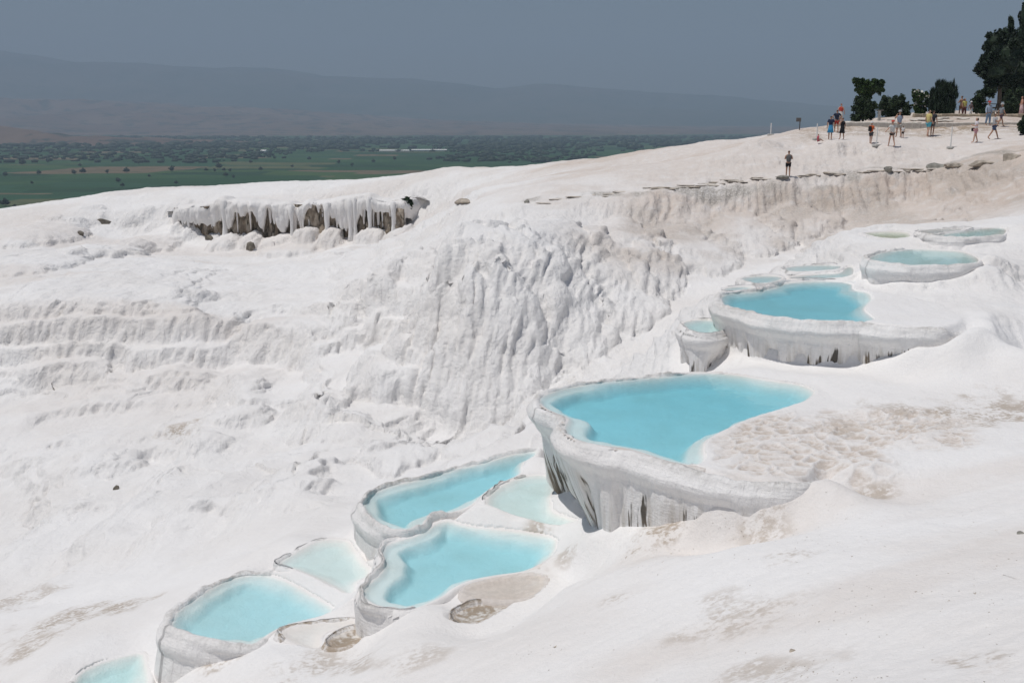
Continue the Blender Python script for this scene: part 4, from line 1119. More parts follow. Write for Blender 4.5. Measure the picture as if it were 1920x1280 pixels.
# ------------------------------------------------------------------ trees and bushes
def leaf_mat(name, c0, c1):
    t = NT(name)
    pos = t.new('ShaderNodeNewGeometry').outputs['Position']
    c = t.mix(t.ramp(t.noise(pos, 2.5, 3), 0.35, 0.65), c0, c1)
    bs = t.new('ShaderNodeBsdfPrincipled', Roughness=0.6); bs.inputs['Specular IOR Level'].default_value = 0.25
    t.l.new(c, bs.inputs['Base Color'])
    t.surf(bs.outputs[0])
    return t.m
L_DARK = leaf_mat('dark_foliage', (0.010, 0.020, 0.010), (0.022, 0.040, 0.018))
L_MID = leaf_mat('bush_foliage', (0.016, 0.032, 0.014), (0.040, 0.065, 0.026))
L_LIGHT = leaf_mat('broadleaf_foliage', (0.020, 0.045, 0.012), (0.055, 0.095, 0.025))
M_BARK = simple('bark', (0.10, 0.08, 0.06), 0.95, 0.3, 6, 0.02)
M_FLOWER = simple('white_flower', (0.75, 0.74, 0.66), 0.7, 0.05)
def leaves(name, blobs, n, size, seed, up=0.0, core=0.55, flat=0.6):
    """many small leaf faces spread through the blobs (x, y, z, rx, ry, rz), plus an added ragged inner solid that blocks light"""
    r_ = np.random.default_rng(seed)
    B = np.array(blobs, float)
    vol = (B[:, 3] * B[:, 4] * B[:, 5]) ** (2 / 3); pr = vol / vol.sum()
    S_ = []
    for bl in B:
        for _ in range(9):
            dd = r_.normal(size=3); dd /= np.linalg.norm(dd); f_ = r_.uniform(0.22, 0.42)
            S_.append([*(bl[:3] + dd * bl[3:6] * r_.uniform(0.7, 1.0)), *(bl[3:6] * f_)])
    A_ = np.vstack([B * np.array([1, 1, 1, .8, .8, .8]), np.array(S_)])
    vol = (A_[:, 3] * A_[:, 4] * A_[:, 5]) ** (2 / 3); vol[:len(B)] *= 0.6; pr = vol / vol.sum()
    B0, B = B, A_
    ib = r_.choice(len(B), n, p=pr)
    d = r_.normal(size=(n, 3)); d /= np.linalg.norm(d, axis=1)[:, None]
    rad = r_.random(n) ** 0.33
    rad *= 0.86 + 0.28 * r_.random(n)
    P = B[ib, :3] + d * rad[:, None] * B[ib, 3:6]
    u = r_.normal(size=(n, 3)); u[:, 2] += up * 3; u /= np.linalg.norm(u, axis=1)[:, None]
    w = np.cross(u, r_.normal(size=(n, 3))); w /= np.linalg.norm(w, axis=1)[:, None]
    L = size * (0.6 + 0.8 * r_.random(n))[:, None]
    a_ = u * L; b_ = w * L * flat * 0.5
    V = np.stack([P - a_ * 0.5, P + b_, P + a_ * 0.5, P - b_], 1).reshape(-1, 3)
    Fq = np.arange(n * 4).reshape(-1, 4)
    # solid cores added inside the blobs to block light
    hv, hf = [], []
    if core > 0:
        off = len(V)
        for bl in B0:
            bm = bmesh.new(); bmesh.ops.create_icosphere(bm, subdivisions=2, radius=1.0)
            vs = np.array([v.co[:] for v in bm.verts]); fs = np.array([[v.index for v in f.verts] for f in bm.faces]); bm.free()
            vs = bl[:3] + vs * (bl[3:6] * core) * (1 + 0.3 * (r_.random((len(vs), 1)) - 0.5))
            hv.append(vs); hf.append(np.column_stack([fs, fs[:, 2]]) + off); off += len(vs)
        V = np.vstack([V] + hv)
        tri = np.vstack(hf)[:, :3]
        me = bpy.data.meshes.new(name)
        me.from_pydata(V.tolist(), [], Fq.tolist() + tri.tolist()); me.update()
        return me
    return np_mesh(name, V, Fq, False)
def tube(name, pts, rads, seg=8):
    V = []; P = [Vector(p_) for p_ in pts]
    for i, p_ in enumerate(P):
        tdir = (P[min(i + 1, len(P) - 1)] - P[max(i - 1, 0)]).normalized()
        q = tdir.to_track_quat('Z', 'Y')
        for j in range(seg):
            a_ = 2 * math.pi * j / seg
            V.append(p_ + q @ Vector((rads[i] * math.cos(a_), rads[i] * math.sin(a_), 0)))
    return np_mesh(name, [v[:] for v in V], grid_faces(len(P), seg, True))
def join_meshes(name, ms):
    bm = bmesh.new()
    for m in ms: bm.from_mesh(m)
    me = bpy.data.meshes.new(name); bm.to_mesh(me); bm.free()
    for p_ in me.polygons: p_.use_smooth = True
    return me
def plant(name, px, Y, base_py, label, cat, group=None):
    x_, y_, _ = PD(px, base_py, Y)
    z_ = gz_at(x_, y_) - 0.05
    o = empty(name, (x_, y_, z_), label, cat, group)
    return o, Vector((x_, y_, z_)), Y / F
def blobs_px(root_loc, Y, lst):
    """lst: (px, py, rx px, rz px, depth offset) to blobs relative to the world"""
    out = []
    for px, py, rx, rz, dy in lst:
        q = PD(px, py, Y + dy); k = (Y + dy) / F
        out.append((q[0], q[1], q[2], rx * k, (rx + rz) * 0.5 * k, rz * k))
    return out
def make_plant(name, px, Y, base, lst, n, size, mat, label, cat, seed, group=None, up=0.0, core=0.55, trunk=(0.12, None), flat=0.6, limbs=5):
    root, loc, k = plant(name, px, Y, base, label, cat, group)
    bl = blobs_px(loc, Y, lst)
    link('crown', leaves('crown', bl, n, size, seed, up, core, flat), mat, root)
    r_ = random.Random(seed)
    tr, fork = trunk
    ms = []
    top = Vector(bl[0][:3])
    fz = fork if fork is not None else 0.35
    mid = loc.lerp(Vector((loc.x * (1 - fz) + top.x * fz, loc.y * (1 - fz) + top.y * fz, loc.z + (top.z - loc.z) * fz)), 1.0)
    ms.append(tube('t', [loc - Vector((0, 0, 0.3)), loc.lerp(mid, 0.5) + Vector((r_.uniform(-.05, .05), 0, 0)), mid], [tr * 1.3, tr, tr * 0.85]))
    for b_ in bl[:limbs]:
        e = Vector(b_[:3]) + Vector((0, 0, b_[5] * 0.3))
        ms.append(tube('l', [mid, mid.lerp(e, 0.5) + Vector((r_.uniform(-.1, .1), r_.uniform(-.1, .1), 0.1)), e], [tr * 0.75, tr * 0.45, tr * 0.15], 6))
    link('trunk', join_meshes('trunk', ms), M_BARK, root)
    return root, bl
make_plant('broadleaf_tree', 1632, 93, 224, [(1616,166,11,13,0),(1609,156,9,9,.4),(1632,163,12,13,-.3),(1646,158,9,10,.3),(1650,168,7,9,0),(1624,180,11,8,.2),(1604,150,5,5,0),(1655,153,4,6,.2)], 4500, 0.24, L_LIGHT, 'leafy green tree showing above the left end of the bushes', 'tree', 1, core=0.6, trunk=(0.11, 0.5))
make_plant('bush', 1617, 87, 231, [(1616,210,19,19,0),(1612,192,15,14,.3),(1628,200,13,16,-.3),(1605,220,9,10,0),(1632,218,9,12,.2),(1602,202,6,7,0)], 6000, 0.17, L_MID, 'round dark bush at the left end of the hedge, below the tree', 'bush', 2, 'bushes along the terrace')
make_plant('bush', 1678, 90, 226, [(1668,196,20,19,0),(1688,194,15,16,.4),(1652,204,9,16,.2),(1700,205,8,14,-.2),(1676,214,20,11,0),(1698,216,9,10,0)], 7000, 0.17, L_MID, 'wide dark bush second from the left in the hedge', 'bush', 3, 'bushes along the terrace')
rt, bl = make_plant('flowering_bush', 1726, 89, 221, [(1725,182,14,12,0),(1722,198,12,14,.2),(1733,190,9,10,-.2),(1716,176,6,7,0),(1726,212,11,9,0)], 2600, 0.24, L_LIGHT, 'bush with white blossoms between the wide bush and the feathery one', 'bush', 4, 'bushes along the terrace', core=0.5)
fl = leaves('blossoms', [(b_[0], b_[1] - b_[4] * 0.6, b_[2] + b_[5] * 0.3, b_[3], b_[4] * 0.5, b_[5] * 0.8) for b_ in bl[:4]], 60, 0.22, 44, 0, 0, 1.4)
link('blossoms', fl, M_FLOWER, rt)
make_plant('feathery_shrub', 1769, 88, 218, [(1768,196,25,20,0),(1764,178,18,16,.2),(1782,180,11,20,0),(1756,190,13,16,0),(1770,166,13,14,.2),(1787,168,5,15,.1),(1752,204,10,12,0)], 9000, 0.55, L_DARK, 'tall dark feathery shrub with spiky top', 'bush', 5, 'bushes along the terrace', up=1.2, core=0.5, flat=0.1)
make_plant('bush', 1842, 88, 217, [(1838,180,13,11,0),(1852,174,12,8,0),(1832,194,10,12,.2),(1840,206,15,11,0),(1860,178,7,6,0)], 4200, 0.17, L_MID, 'umbrella-topped bush left of the picnic table', 'bush', 6, 'bushes along the terrace', core=0.5, trunk=(0.06, 0.3))
make_plant('bush', 1900, 90, 216, [(1898,190,15,20,0),(1915,180,14,16,.3),(1905,206,17,12,0),(1889,202,9,13,0)], 5000, 0.17, L_MID, 'dark bush under the pine at the right', 'bush', 7, 'bushes along the terrace')
make_plant('small_shrub', 1914, 74, 254, [(1915,236,7,12,0),(1921,228,7,12,.2),(1920,246,9,7,0)], 1000, 0.2, L_MID, 'small shrub at the right edge beside the path', 'bush', 8, core=0.4, trunk=(0.03, 0.3))
make_plant('pine_tree', 1873, 95, 218, [(1876,128,33,32,0),(1870,100,27,34,.3),(1890,110,28,36,-.5),(1868,78,20,22,.2),(1884,72,16,20,0),(1858,142,16,14,.3),(1892,146,22,15,0),(1859,120,15,18,0)], 20000, 0.24, L_DARK, 'dense dark conifer on a bare trunk at the upper right', 'tree', 9, core=0.75, trunk=(0.2, 0.62), limbs=6)
def cone_blobs(px, top, base, w, n=9):
    out = []
    for i in range(n):
        f = (i + 0.5) / n
        out.append((px + 1.5 * math.sin(i * 2.3), top + (base - top) * f, w * (0.18 + 0.82 * math.sin(min(1, f * 1.25) * math.pi / 2)), (base - top) / n * 1.1, 0.2 * math.sin(i)))
    return out
make_plant('cypress_tree', 1895, 99, 219, cone_blobs(1895, 40, 190, 17), 11000, 0.22, L_DARK, 'slim cypress with pointed tip behind the conifer', 'tree', 10, 'cypress trees', up=0.6, core=0.75, trunk=(0.18, 0.3), limbs=3)
make_plant('cypress_tree', 1921, 97, 219, cone_blobs(1921, 18, 195, 22), 13000, 0.22, L_DARK, 'tallest cypress, cut by the right edge of the picture', 'tree', 11, 'cypress trees', up=0.6, core=0.75, trunk=(0.2, 0.3), limbs=3)
make_plant('rock_shrub', 760, 100, 386, [(760,378,10,7,-2.0),(768,384,6,8,-2.0)], 500, 0.4, L_MID, 'small green shrub hanging at the right end of the overhang', 'bush', 12, core=0.5, trunk=(0.05, 0.3))

# ------------------------------------------------------------------ posts, sign, picnic table, stone bench
M_WHITE = simple('white_paint', (0.78, 0.77, 0.74), 0.6, 0.05)
M_CONC = simple('concrete', (0.48, 0.47, 0.44), 0.9, 0.15, 6)
M_WOOD = simple('dark_wood', (0.055, 0.045, 0.035), 0.8, 0.3, 10)
M_SIGN = simple('sign_back', (0.16, 0.15, 0.14), 0.6, 0.1)
M_METAL = simple('post_metal', (0.12, 0.12, 0.12), 0.5, 0.1)
for k, (px, foot, top, lab) in enumerate([(1445, 254, 232, 'thin white marker post farthest left on the skyline slope'), (1531, 262, 233, 'white marker post beside the sitting child'),
        (1643, 274, 240, 'white marker post right of the person in orange'), (1782, 278, 239, 'white marker post alone on the right part of the path')]):
    q = hit(px, foot, 66, 95)
    h_ = (foot - top) * q[1] / F
    o = empty('marker_post', tuple(q), lab, 'post', 'white marker posts on the path')
    put('pole', tube('pole', [(0, 0, 0.05), (0, 0, h_)], [0.045, 0.04], 10), tuple(q), M_WHITE, o)
    bmx = box_mesh('base_block', 0.5, 0.4, 0.16, 0.03, k)
    put('base_block', bmx, (q[0], q[1], q[2] - 0.04), M_CONC if k > 1 else M_CONC, o, 0.3 * k)
q = hit(1499, 244, 70, 110)
o = empty('sign_board', tuple(q), 'small gray sign on a thin post at the skyline', 'sign')
kk = q[1] / F
put('post', tube('post', [(0, 0, 0), (0, 0, 21 * kk)], [0.04, 0.04], 8), tuple(q), M_METAL, o)
put('panel', box_mesh('panel', 9.5 * kk, 0.04, 7 * kk, 0.01), (q[0] - 3 * kk, q[1] - 0.06, q[2] + 15 * kk), M_SIGN, o, 0.15)
# a pedestal by the hedge
x_, y_, _ = PD(1648, 226, 85.5); z_ = gz_at(x_, y_)
o = empty('stone_pedestal', (x_, y_, z_), 'thin gray pedestal standing before the hedge', 'pedestal')
put('shaft', box_mesh('shaft', 0.2, 0.2, 0.85, 0.02), (x_, y_, z_ - 0.05), M_CONC, o)
put('top_plate', box_mesh('top_plate', 0.6, 0.4, 0.06, 0.01), (x_, y_, z_ + 0.8), M_SIGN, o)
# picnic table
x_, y_, _ = PD(1856, 212, 91); z_ = max(gz_at(x_, y_), PD(1856, 212, 91)[2])
o = empty('picnic_table', (x_, y_, z_), 'dark wooden picnic table beside the conifer trunk', 'table')
for i in range(4): put('table_board', box_mesh('table_board', 1.7, 0.17, 0.05, 0.008), (x_, y_ - 0.3 + 0.2 * i, z_ + 0.74), M_WOOD, o)
for sgn in (-1, 1):
    put('seat_board', box_mesh('seat_board', 1.7, 0.26, 0.05, 0.008), (x_, y_ + sgn * 0.75, z_ + 0.44), M_WOOD, o)
    put('leg', join_meshes('leg', [tube('a', [(sgn * 0.6, -0.65, -0.4), (sgn * 0.6, -0.15, 0.74)], [0.05, 0.05], 6), tube('b', [(sgn * 0.6, 0.65, -0.4), (sgn * 0.6, 0.15, 0.74)], [0.05, 0.05], 6), tube('c', [(sgn * 0.6, -0.85, 0.41), (sgn * 0.6, 0.85, 0.41)], [0.04, 0.04], 6)]), (x_, y_, z_), M_WOOD, o)
x_, y_, _ = PD(1868, 213, 88); z_ = gz_at(x_, y_)
o = empty('stone_bench', (x_, y_, z_), 'pale stone bench in front of the picnic table', 'bench')
put('seat_slab', box_mesh('seat_slab', 1.1, 0.45, 0.14, 0.02), (x_, y_, z_ + 0.42), M_KERB, o)
for sgn in (-1, 1): put('support', box_mesh('support', 0.22, 0.4, 0.6, 0.02), (x_ + sgn * 0.38, y_, z_ - 0.18), M_BLOCK, o)

# ------------------------------------------------------------------ visitors
SKIN = [simple('skin_tan', (0.42, 0.24, 0.16), 0.55, 0.06), simple('skin_light', (0.55, 0.34, 0.25), 0.55, 0.06), simple('skin_brown', (0.30, 0.16, 0.10), 0.55, 0.06)]
_cm = {}
def cloth(c):
    if c not in _cm: _cm[c] = simple('cloth', c, 0.85, 0.12, 12)
    return _cm[c]
def skin_obj(name, pts, edges, rad, mat, parent, sub=1, rootv=0):
    me = bpy.data.meshes.new(name); me.from_pydata(pts, edges, []); me.update()
    o = bpy.data.objects.new(name, me); COL.objects.link(o); me.materials.append(mat)
    o.modifiers.new('skin', 'SKIN')
    sv = me.skin_vertices[0].data
    for i, r in enumerate(rad):
        sv[i].radius = r if isinstance(r, tuple) else (r, r)
        sv[i].use_root = (i == rootv)
    o.modifiers['skin'].use_smooth_shade = True
    sb = o.modifiers.new('subdivision', 'SUBSURF'); sb.levels = sub; sb.render_levels = sub
    o.parent = parent
    return o
def person(px, foot, head, label, face=0.0, top=None, bottom=None, blen='short', sleeve=True, hair=(0.02, 0.015, 0.01), hat=None, arms='down', stride=0.15, skin=0, dress=False, bag=None, y0=62, y1=110, Y=None, sit=False, child=False, long_hair=False):
    q = hit(px, foot, y0, y1) if Y is None else PD(px, foot, Y)
    if Y is not None: q[2] = max(gz_at(q[0], q[1]), q[2] - 0.1)
    H = (foot - head) * q[1] / F
    S = H / (1.72 if not sit else 0.95)
    root = empty('person', tuple(q), label, 'person', 'visitors on the travertine')
    root.rotation_euler.z = face
    root.scale = (S, S, S)
    hs = 1.15 if child else 1.0
    dz = -0.82 if sit else 0.0
    # joints (facing -Y when face = 0)
    hipz = 0.92 + dz
    J = dict(pel=(0, 0, hipz), wai=(0, 0.0, 1.08 + dz), che=(0, 0, 1.28 + dz), nec=(0, 0.0, 1.46 + dz), hb=(0, -0.01, 1.53 + dz), hc=(0, -0.025, 1.61 + dz), ht=(0, -0.01, 1.69 + dz))
    for s_, sg in (('l', 1), ('r', -1)):
        st = stride * sg
        J['sh' + s_] = (0.17 * sg, 0, 1.40 + dz); J['hip' + s_] = (0.085 * sg, 0, hipz - 0.06)
        if sit:
            J['kn' + s_] = (0.12 * sg, -0.40, 0.20); J['an' + s_] = (0.11 * sg, -0.55, 0.04); J['to' + s_] = (0.11 * sg, -0.68, 0.03)
        else:
            J['kn' + s_] = (0.095 * sg, -st * 0.55 - 0.02, 0.49); J['an' + s_] = (0.095 * sg, -st * 1.0 + (0.04 if st < 0 else 0), 0.08 + max(0, -st) * 0.18); J['to' + s_] = (0.105 * sg, J['an' + s_][1] - 0.15, 0.03)
        if arms == 'down': e, w, h = (0.235, 0.03 + st * 0.3, 1.13), (0.25, -0.06 + st * 0.5, 0.89), (0.25, -0.09 + st * 0.55, 0.80)
        elif arms == 'cam': e, w, h = (0.27, -0.16, 1.22), (0.10, -0.30, 1.46), (0.05, -0.30, 1.54)
        elif arms == 'phone': e, w, h = (0.24, -0.02, 1.14), (0.16, -0.26, 1.18), (0.10, -0.33, 1.22)
        elif arms == 'hip': e, w, h = (0.36, 0.06, 1.17), (0.2, -0.04, 1.0), (0.16, -0.07, 0.97)
        elif arms == 'out': e, w, h = (0.34, -0.02, 1.20), (0.46, -0.10, 1.02), (0.50, -0.12, 0.95)
        if arms == 'mixed': e, w, h = ((0.24, -0.02, 1.14), (0.16, -0.26, 1.18), (0.10, -0.33, 1.22)) if sg > 0 else ((0.235, 0.03, 1.13), (0.25, -0.06, 0.89), (0.25, -0.09, 0.80))
        for nm_, v_ in (('el', e), ('wr', w), ('ha', h)): J[nm_ + s_] = (v_[0] * sg, v_[1], v_[2] + dz)
        J['th' + s_] = (J['ha' + s_][0] - 0.03 * sg, J['ha' + s_][1] - 0.03, J['ha' + s_][2] + 0.03)
    names = list(J); ix = {n_: i for i, n_ in enumerate(names)}
    E = [('pel', 'wai'), ('wai', 'che'), ('che', 'nec'), ('nec', 'hb'), ('hb', 'hc'), ('hc', 'ht')]
    for s_ in 'lr': E += [('che', 'sh' + s_), ('sh' + s_, 'el' + s_), ('el' + s_, 'wr' + s_), ('wr' + s_, 'ha' + s_), ('wr' + s_, 'th' + s_), ('pel', 'hip' + s_), ('hip' + s_, 'kn' + s_), ('kn' + s_, 'an' + s_), ('an' + s_, 'to' + s_)]
    RR = dict(pel=(0.13, 0.10), wai=(0.12, 0.09), che=(0.14, 0.10), nec=0.052, hb=0.06 * hs, hc=0.095 * hs, ht=0.06 * hs)
    for s_ in 'lr': RR.update({'sh' + s_: 0.062, 'el' + s_: 0.043, 'wr' + s_: 0.03, 'ha' + s_: 0.034, 'th' + s_: 0.014, 'hip' + s_: 0.088, 'kn' + s_: 0.056, 'an' + s_: 0.038, 'to' + s_: 0.035})
    skin_obj('body', [J[n_] for n_ in names], [(ix[a_], ix[b_]) for a_, b_ in E], [RR[n_] for n_ in names], SKIN[skin], root)
    def mixp(a_, b_, f): return tuple(a_[i] * (1 - f) + b_[i] * f for i in range(3))
    if top is not None:
        pts = [J['che'], J['wai'], (0, 0, hipz - 0.05), (0, 0, 1.42 + dz), J['shl'], J['shr']]
        ed = [(0, 1), (1, 2), (0, 3), (0, 4), (0, 5)]
        rd = [(0.165, 0.125), (0.15, 0.12), (0.155, 0.125), 0.07, 0.082, 0.082]
        if sleeve:
            f = 0.65 if sleeve is True else 1.0
            pts += [mixp(J['shl'], J['ell'], f), mixp(J['shr'], J['elr'], f)]; ed += [(4, 6), (5, 7)]; rd += [0.066, 0.066]
            if sleeve == 'long':
                pts += [J['wrl'], J['wrr']]; ed += [(6, 8), (7, 9)]; rd += [0.045, 0.045]
        skin_obj('shirt', pts, ed, rd, cloth(top), root)
    if bottom is not None and not dress:
        f = {'short': 0.72, 'mini': 0.35, 'long': 1.0}[blen]
        pts = [(0, 0, hipz + 0.04), J['hipl'], J['hipr'], mixp(J['hipl'], J['knl'], f), mixp(J['hipr'], J['knr'], f)]
        ed = [(0, 1), (0, 2), (1, 3), (2, 4)]; rd = [(0.15, 0.12), 0.108, 0.108, 0.088, 0.088]
        if blen == 'long':
            pts += [mixp(J['knl'], J['anl'], 0.92), mixp(J['knr'], J['anr'], 0.92)]; ed += [(3, 5), (4, 6)]; rd += [0.062, 0.062]
        skin_obj('trousers' if blen == 'long' else 'shorts', pts, ed, rd, cloth(bottom), root)
    if dress:
        low = 0.45 if dress is True else dress
        pr = [(0.13, hipz + 0.18), (0.155, hipz + 0.02), (0.19, hipz - 0.18), (0.23, low), (0.225, low + 0.01)]
        o = bpy.data.objects.new('skirt', lathe_mesh('skirt', pr, 18, 0.10, 3)); COL.objects.link(o); o.data.materials.append(cloth(bottom)); o.parent = root; o.scale = (1, 0.8, 1)
    hz_ = 1.63 + dz
    if hat is None or long_hair:
        pts = [(0, 0.012, hz_ + 0.035), (0, 0.045, hz_ - 0.035)] + ([(0, 0.07, hz_ - 0.17)] if long_hair else [])
        skin_obj('hair', pts, [(i, i + 1) for i in range(len(pts) - 1)], [0.098 * hs, 0.088 * hs, 0.06][:len(pts)], cloth(hair), root)
    if hat is not None:
        c, brim = hat
        pr = [(brim, hz_ + 0.045), (0.118 * hs, hz_ + 0.06), (0.115 * hs, hz_ + 0.11), (0.075 * hs, hz_ + 0.155), (0.005, hz_ + 0.17)]
        o = bpy.data.objects.new('hat', lathe_mesh('hat', pr, 16)); COL.objects.link(o); o.data.materials.append(cloth(c)); o.parent = root
    if bag is not None:
        kind_, c = bag
        if kind_ == 'back':
            o = bpy.data.objects.new('backpack', box_mesh('backpack', 0.28, 0.16, 0.42, 0.05)); o.location = (0, 0.2, 1.0 + dz)
        else:
            o = bpy.data.objects.new('handbag', box_mesh('handbag', 0.12, 0.30, 0.22, 0.04)); o.location = (-0.24, -0.1, 0.78)
        COL.objects.link(o); o.data.materials.append(cloth(c)); o.parent = root
    return root
PI = math.pi
NAVY, BLACK, WHITE_, GREY = (0.015, 0.02, 0.05), (0.012, 0.012, 0.014), (0.68, 0.68, 0.70), (0.22, 0.23, 0.24)
person(1477, 331, 283, 'lone man in gray tank top and black shorts on the ledge, back turned', PI * 0.95, (0.13, 0.13, 0.13), BLACK, sleeve=False, arms='phone', stride=0.06, y0=60)
person(1556, 262, 219, 'person in navy top over a bright blue skirt on the path', PI * 0.9, NAVY, (0.06, 0.28, 0.5), dress=0.5, stride=0.12, arms='down')
person(1567, 257, 216, 'person in dark navy top and red shorts behind the blue skirt', PI, (0.02, 0.025, 0.05), (0.35, 0.04, 0.03), stride=0.1, arms='hip', Y=78.5)
person(1575, 238, 200, 'person in red top and white skirt standing highest of the group', PI * 0.8, (0.42, 0.05, 0.03), (0.6, 0.58, 0.55), sleeve=False, dress=0.6, skin=1, Y=81.5, hair=(0.25, 0.06, 0.02))
person(1578, 262, 222, 'person in black dress at the right of the group by the rocks', PI * 1.1, BLACK, BLACK, dress=0.5, sleeve=False, arms='mixed', stride=0.1, Y=74.2)
person(1534, 262, 248, 'small child in pink sitting beside a white post', PI * 0.5, (0.55, 0.10, 0.14), (0.45, 0.12, 0.15), sit=True, child=True, hair=(0.25, 0.08, 0.04), Y=74.5)
person(1632, 270, 231, 'person in orange shirt and dark shorts with white cap and dark backpack', PI * 0.7, (0.60, 0.12, 0.03), (0.07, 0.07, 0.08), hat=((0.6, 0.6, 0.6), 0.13), bag=('back', BLACK), arms='phone', stride=0.05, skin=1)
person(1671, 275, 229, 'girl in white shirt and black shorts with red headscarf, legs apart', PI * 1.1, (0.62, 0.62, 0.6), BLACK, blen='mini', hat=((0.55, 0.08, 0.05), 0.12), stride=0.18, arms='out', skin=1)
person(1684, 261, 214, 'man in blue-gray tank top raising a camera behind the girl in white', PI, (0.27, 0.32, 0.40), (0.42, 0.40, 0.37), sleeve=False, arms='cam', stride=0.14, hat=((0.3, 0.3, 0.3), 0.12), Y=76)
person(1692, 260, 238, 'small child in white shirt beside the man with camera', PI * 0.9, (0.62, 0.62, 0.62), BLACK, child=True, stride=0.05, Y=75.5)
person(1739, 257, 208, 'man in yellow shirt and turquoise shorts near the kerb', PI * 0.6, (0.60, 0.50, 0.20), (0.10, 0.42, 0.52), stride=0.1, arms='down', skin=1)
person(1747, 256, 210, 'person in dark clothes half hidden behind the yellow shirt', PI * 0.8, (0.03, 0.03, 0.04), (0.12, 0.11, 0.11), stride=0.1, Y=77.5)
person(1801, 217, 179, 'bare-chested man with orange tan beside the feathery shrub', PI * 1.1, None, (0.35, 0.18, 0.10), stride=0.08, arms='phone', skin=0, Y=88.5)
person(1807, 217, 184, 'woman in yellow-green top and maroon trousers next to the bare-chested man', 0.2, (0.50, 0.46, 0.14), (0.12, 0.04, 0.04), blen='long', stride=0.08, arms='down', Y=87.2, long_hair=True)
person(1819, 217, 190, 'person with white cap, patterned shirt and white trousers walking behind the wall', PI * 0.6, (0.16, 0.12, 0.13), (0.62, 0.62, 0.62), blen='long', hat=((0.7, 0.7, 0.72), 0.14), stride=0.3, Y=88)
person(1828, 268, 222, 'woman in white shirt and pink shorts carrying a black bag', PI * 1.45, (0.66, 0.62, 0.66), (0.48, 0.25, 0.28), long_hair=True, bag=('hand', BLACK), stride=0.14, arms='phone', skin=1)
person(1851, 241, 199, 'person in light blue shirt and jeans with red cap', PI * 0.05, (0.38, 0.45, 0.55), (0.22, 0.32, 0.45), blen='long', sleeve='long', hat=((0.4, 0.05, 0.04), 0.14), stride=0.08, Y=80)
person(1862, 262, 214, 'man in gray shirt and navy shorts striding along the path', PI * 0.5, (0.42, 0.42, 0.43), (0.05, 0.07, 0.13), stride=0.36, arms='phone')
person(1875, 242, 201, 'person in gray shirt, hat and patterned shorts behind the striding man', PI * 0.55, (0.26, 0.28, 0.30), (0.12, 0.08, 0.10), hat=((0.35, 0.35, 0.34), 0.2), stride=0.3, Y=79.2)
person(1914, 217, 180, 'person in pale pink dress at the far right edge', PI * 1.4, (0.55, 0.25, 0.18), (0.68, 0.48, 0.48), dress=0.2, sleeve=False, stride=0.05, arms='out', long_hair=True, hair=(0.10, 0.05, 0.03), Y=87)

# ------------------------------------------------------------------ trees and houses down in the valley
tl = leaves('crown', [(0, 0, 7, 5.5, 5.5, 5), (3, 1, 5, 4, 4, 3.5), (-3, -1, 5.5, 4, 4, 4)], 380, 2.0, 77, 0, 0.8)
tm = tube('trunk', [(0, 0, -1), (0, 0, 5)], [0.5, 0.35], 6)
def far_place(px, py):
    r = ray(px, py); return r * (PLZ / r[2])
field = [(10,386,16),(27,392,10),(10,330,9),(73,327,9),(139,327,10),(156,325,11),(201,325,8),(237,324,11),(42,310,14),(222,342,10),(230,350,8),(322,322,12),(386,321,7),(403,322,7),(411,316,12),(420,321,7),(431,322,7),
         (423,331,9),(438,334,7),(489,320,8),(635,307,8),(548,314,6),(199,298,8),(181,292,7),(120,300,7),(300,292,8),(350,300,7),(470,306,7),(515,298,7),(580,300,7),(660,312,7),(700,305,7),(740,300,7),(90,305,7),(150,312,6),(260,308,6),(330,345,7),(60,345,6),(280,332,6)]
first = None
for k, (px, py, w) in enumerate(field):
    q = far_place(px, py)
    sc_ = w * q[1] / F / 13.0
    o = empty('field_tree', tuple(q), 'dark round tree standing in the green valley fields', 'tree', 'trees in the valley fields')
    o.rotation_euler.z = k * 1.3; o.scale = (sc_, sc_, sc_ * 0.95)
    c_ = bpy.data.objects.new('crown', tl); COL.objects.link(c_); c_.parent = o
    d_ = bpy.data.objects.new('trunk', tm); COL.objects.link(d_); d_.parent = o
tl.materials.append(L_DARK); tm.materials.append(M_BARK)
# far-off groves
bm = bmesh.new(); bmesh.ops.create_icosphere(bm, subdivisions=1, radius=1.0)
iv = np.array([v.co[:] for v in bm.verts]); itf = np.array([[v.index for v in f.verts] for f in bm.faces]); bm.free()
gr = np.random.default_rng(12)
VV, FF = [], []
cnt = 0
while cnt < 2600:
    px = gr.uniform(-60, 1500); py = 258 + 48 * gr.random() ** 1.7
    q = far_place(px, py)
    dens = vn2(np.array([q[0] * 0.0022]), np.array([q[1] * 0.0009]), 91)[0] + (0.25 if py < 285 else -0.12)
    if gr.random() > 0.45 + dens * 1.6: continue
    w = gr.uniform(4, 9) * (1 + (py < 280) * 0.8)
    vs = iv * np.array([w * gr.uniform(1, 2.2), w, w * gr.uniform(0.5, 0.9)]) * (1 + 0.3 * (gr.random((len(iv), 1)) - 0.5)) + q + np.array([0, 0, w * 0.4])
    VV.append(vs); FF.append(itf + cnt * len(iv)); cnt += 1
o = link('far_groves', np_mesh('far_groves', np.vstack(VV), np.vstack(FF), False), L_DARK)
tag(o, 'countless small dark trees and groves across the far valley', kind='stuff')
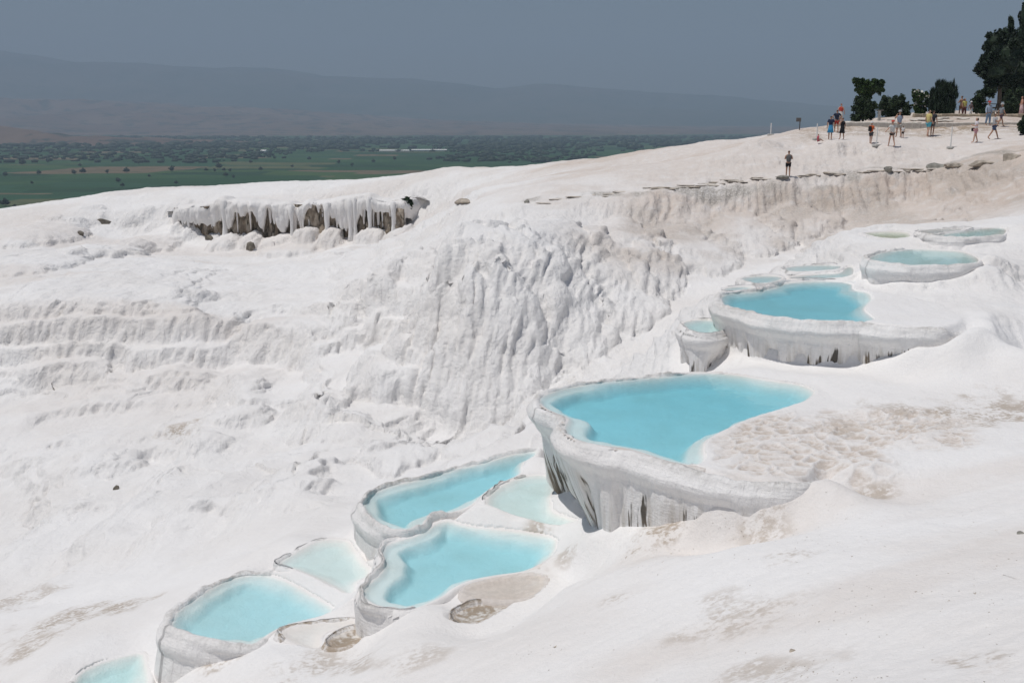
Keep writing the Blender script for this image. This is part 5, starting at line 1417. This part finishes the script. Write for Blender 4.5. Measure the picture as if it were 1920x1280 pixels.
# long white greenhouse roofs and a few houses
for k, (px0, px1, py, hh, lab) in enumerate([(712, 768, 284.5, 2.2, 'long white building in the far valley, left half'), (772, 838, 283.5, 2.2, 'long white building in the far valley, right half'), (490, 500, 286, 3, 'small white house in the far valley')]):
    a_, b_ = far_place(px0, py), far_place(px1, py)
    w = b_[0] - a_[0]; h_ = hh * a_[1] / F
    o = empty('white_building', tuple((a_ + b_) / 2), lab, 'building', 'white buildings in the valley')
    put('wall', box_mesh('wall', w, 30, h_, 0), tuple((a_ + b_) / 2), M_WHITE, o)
    bm = bmesh.new()
    vs = [bm.verts.new(v_) for v_ in ((-w / 2, -17, 0), (w / 2, -17, 0), (w / 2, 17, 0), (-w / 2, 17, 0), (-w / 2, 0, h_ * 0.6), (w / 2, 0, h_ * 0.6))]
    for f_ in ((0, 1, 5, 4), (2, 3, 4, 5), (1, 2, 5), (3, 0, 4), (3, 2, 1, 0)): bm.faces.new([vs[i] for i in f_])
    me = bpy.data.meshes.new('roof'); bm.to_mesh(me); bm.free()
    m_ = (a_ + b_) / 2
    put('roof', me, (m_[0], m_[1], m_[2] + h_ + 0.01), M_WHITE, o)

# ------------------------------------------------------------------ chips of crust lying on the near slope
dr = np.random.default_rng(31)
VV, FF = [], []
tet = np.array([(1, 0, -0.3), (-0.6, 0.8, -0.3), (-0.6, -0.8, -0.3), (0.1, 0.1, 0.5)], float); tf = np.array([(0, 1, 3), (1, 2, 3), (2, 0, 3), (0, 2, 1)])
cnt = 0
cl = [(dr.uniform(1000, 1900), dr.uniform(960, 1270)) for _ in range(14)]
while cnt < 420:
    if dr.random() < 0.6:
        c0_ = cl[dr.integers(len(cl))]; px, py = c0_[0] + dr.normal() * 40, c0_[1] + dr.normal() * 14
    else: px, py = dr.uniform(300, 1920), dr.uniform(900, 1280)
    q = hit(px, py, 6, 30)
    if q[1] > 28 or py > 1285: continue
    if min(np.hypot(*(p['W'] - q[:2]).T).min() for p in POOLS.values()) < 0.4: continue
    r_ = dr.uniform(0.004, 0.013) * (1 + 1.2 * (dr.random() < 0.05))
    a_ = dr.uniform(0, 6.28); R_ = np.array([[math.cos(a_), -math.sin(a_), 0], [math.sin(a_), math.cos(a_), 0], [0, 0, 1]])
    VV.append((tet * np.array([dr.uniform(1, 2.6), 1, 0.6]) * r_) @ R_.T + np.array([q[0], q[1], gz_at(q[0], q[1]) + r_ * 0.1])); FF.append(tf + 4 * cnt); cnt += 1
tag(link('crust_chips', np_mesh('crust_chips', np.vstack(VV), np.vstack(FF), False), M_SLAB), 'tiny dark chips scattered over the near white slope', kind='stuff')
